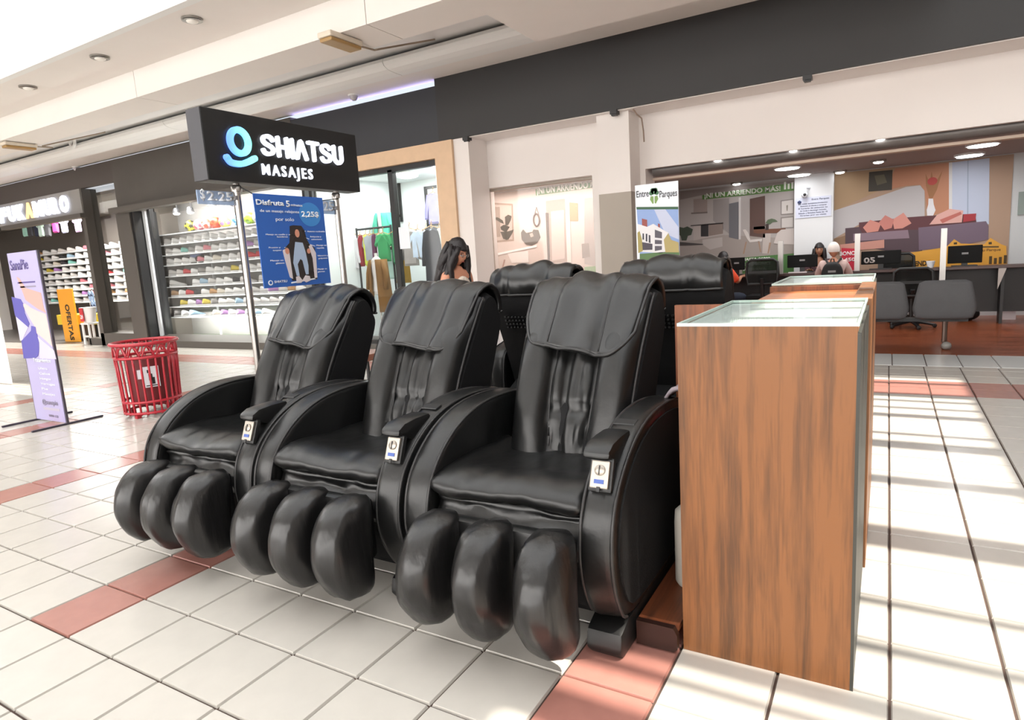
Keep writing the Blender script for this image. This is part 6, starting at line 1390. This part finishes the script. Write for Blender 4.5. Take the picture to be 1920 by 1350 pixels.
# visitor with white cap and backpack, back to us
J, E = seated(.75)
vx = [(7.54,3.81)][0][0]
pt, body, HM = person('person in a white cap and pale shirt with a black backpack, back turned', (vx, 33.3, .0), pi, J, E, m_skin, k=.86)
rows = []
for i in range(9):
    a = pi/2-.58*pi*i/8; rows.append([(cos(a)*sin(2*pi*q/22)*.33, -cos(a)*cos(2*pi*q/22)*.39, sin(a)*.47+.02) for q in range(22)])
o = build('cap', MB().grid(rows, cv=True, caps=True).prism([(-.22, -.36), (.22, -.36), (.17, -.66), (0, -.72), (-.17, -.66)], 'z', .14, .19).xf(HM), M('cap_white', 'E4DAD4', rough=.9, bump=.3, bscale=80), body, smooth=50)
sh2, nb = arm_ids(J, E)
shell('shirt', J, E, [0, 1, 2]+sh2+[nb[s][0] for s in sh2]+[nb[nb[s][0]][0] for s in sh2], .06, M('cloth_blush', 'CDB2AC', rough=.85, var=.06), body)
hips = [b for b in nb[0] if b > 4]; shell('trousers', J, E, [0]+hips+[nb[h][0] for h in hips]+[nb[nb[h][0]][0] for h in hips], .04, M('denim_dark', '2E3646'), body)
bp = empty('backpack', (vx, 32.75, 1.9), 'black backpack worn by the person in the white cap', 'backpack')
rows = []
for i in range(13):
    v = i/12; z = lerp(1.85, 3.28, v); w_ = .48*(1-max(0, v-.6)**2*3.2)*(1 if 0 < i < 12 else .7); d = .24*(1 if 0 < i < 12 else .5)
    rows.append([(vx+w_*(abs(cos(a))**.5)*(1 if cos(a) > 0 else -1), 32.66+d*(abs(sin(a))**.7)*(1 if sin(a) > 0 else -1), z) for a in [2*pi*q/20 for q in range(20)]])
build('sack', MB().grid(rows, cv=True, caps=True), M('nylon_black', '161618', rough=.7), bp, smooth=True)
build('front_pocket', MB().box(vx-.34, vx+.34, 32.34, 32.46, 1.95, 2.55), M('nylon_black', '161618'), bp, bevel=.05, smooth=40)
build('badge', MB().box(vx-.17, vx+.17, 32.40, 32.43, 2.78, 2.88), M('mark_grey', '8A8A8A'), bp)
build('handle', MB().tube([(vx-.08, 32.7, 3.25), (vx-.06, 32.7, 3.42), (vx+.06, 32.7, 3.42), (vx+.08, 32.7, 3.25)], .03, 6), M('nylon_black', '161618'), bp)
for s in (-1, 1): build('strap', MB().tube([(vx+s*.2, 32.8, 3.2), (vx+s*.34, 33.2, 3.42), (vx+s*.36, 33.55, 3.2), (vx+s*.4, 33.6, 2.6)], .05, 6), M('nylon_black', '161618'), bp)
ch_ = office_chair(vx, 32.95, 1.9, 'visitor chair under the person with the backpack') if False else None
stool = empty('visitor_stool', (vx, 33.3, 0), 'dark stool under the person with the backpack', 'stool')
build('seat', MB().lathe([(.5, 1.3), (.55, 1.38), (.5, 1.44)], 20, (vx, 33.3, 0)), m_fab, stool, smooth=40); build('post', MB().tube([(vx, 33.3, .05), (vx, 33.3, 1.32)], .08, 8).lathe([(.5, 0), (.5, .06), (.1, .1)], 20, (vx, 33.3, 0)), m_black, stool, smooth=40)
# person in orange, mostly hidden by the rear chair
J, E = seated(.6)
ox_ = [(2.2,3.51)][0][0]
pt, body, HM = person('person in an orange top, mostly hidden behind the right rear massage chair', (ox_, 33.2, -.12), radians(150), J, E, m_skin2, tilt=radians(15), k=.84)
hair_cap(HM, body, seed=8)
sh2, nb = arm_ids(J, E)
shell('jumper', J, E, [0, 1, 2]+sh2+[nb[s][0] for s in sh2], .08, M('cloth_orange', 'E0502E', rough=.85), body)
hips = [b for b in nb[0] if b > 4]; shell('trousers', J, E, [0]+hips+[nb[h][0] for h in hips]+[nb[nb[h][0]][0] for h in hips], .04, M('denim_dark', '2E3646'), body)
s3 = empty('plain_stool', (ox_, 33.2, 0), 'stool under the person in orange', 'stool')
build('seat', MB().lathe([(.5, 1.3), (.55, 1.38), (.5, 1.44)], 20, (ox_, 33.2, 0)), m_fab, s3, smooth=40); build('post', MB().tube([(ox_, 33.2, .05), (ox_, 33.2, 1.32)], .08, 8).lathe([(.5, 0), (.5, .06), (.1, .1)], 20, (ox_, 33.2, 0)), m_black, s3, smooth=40)
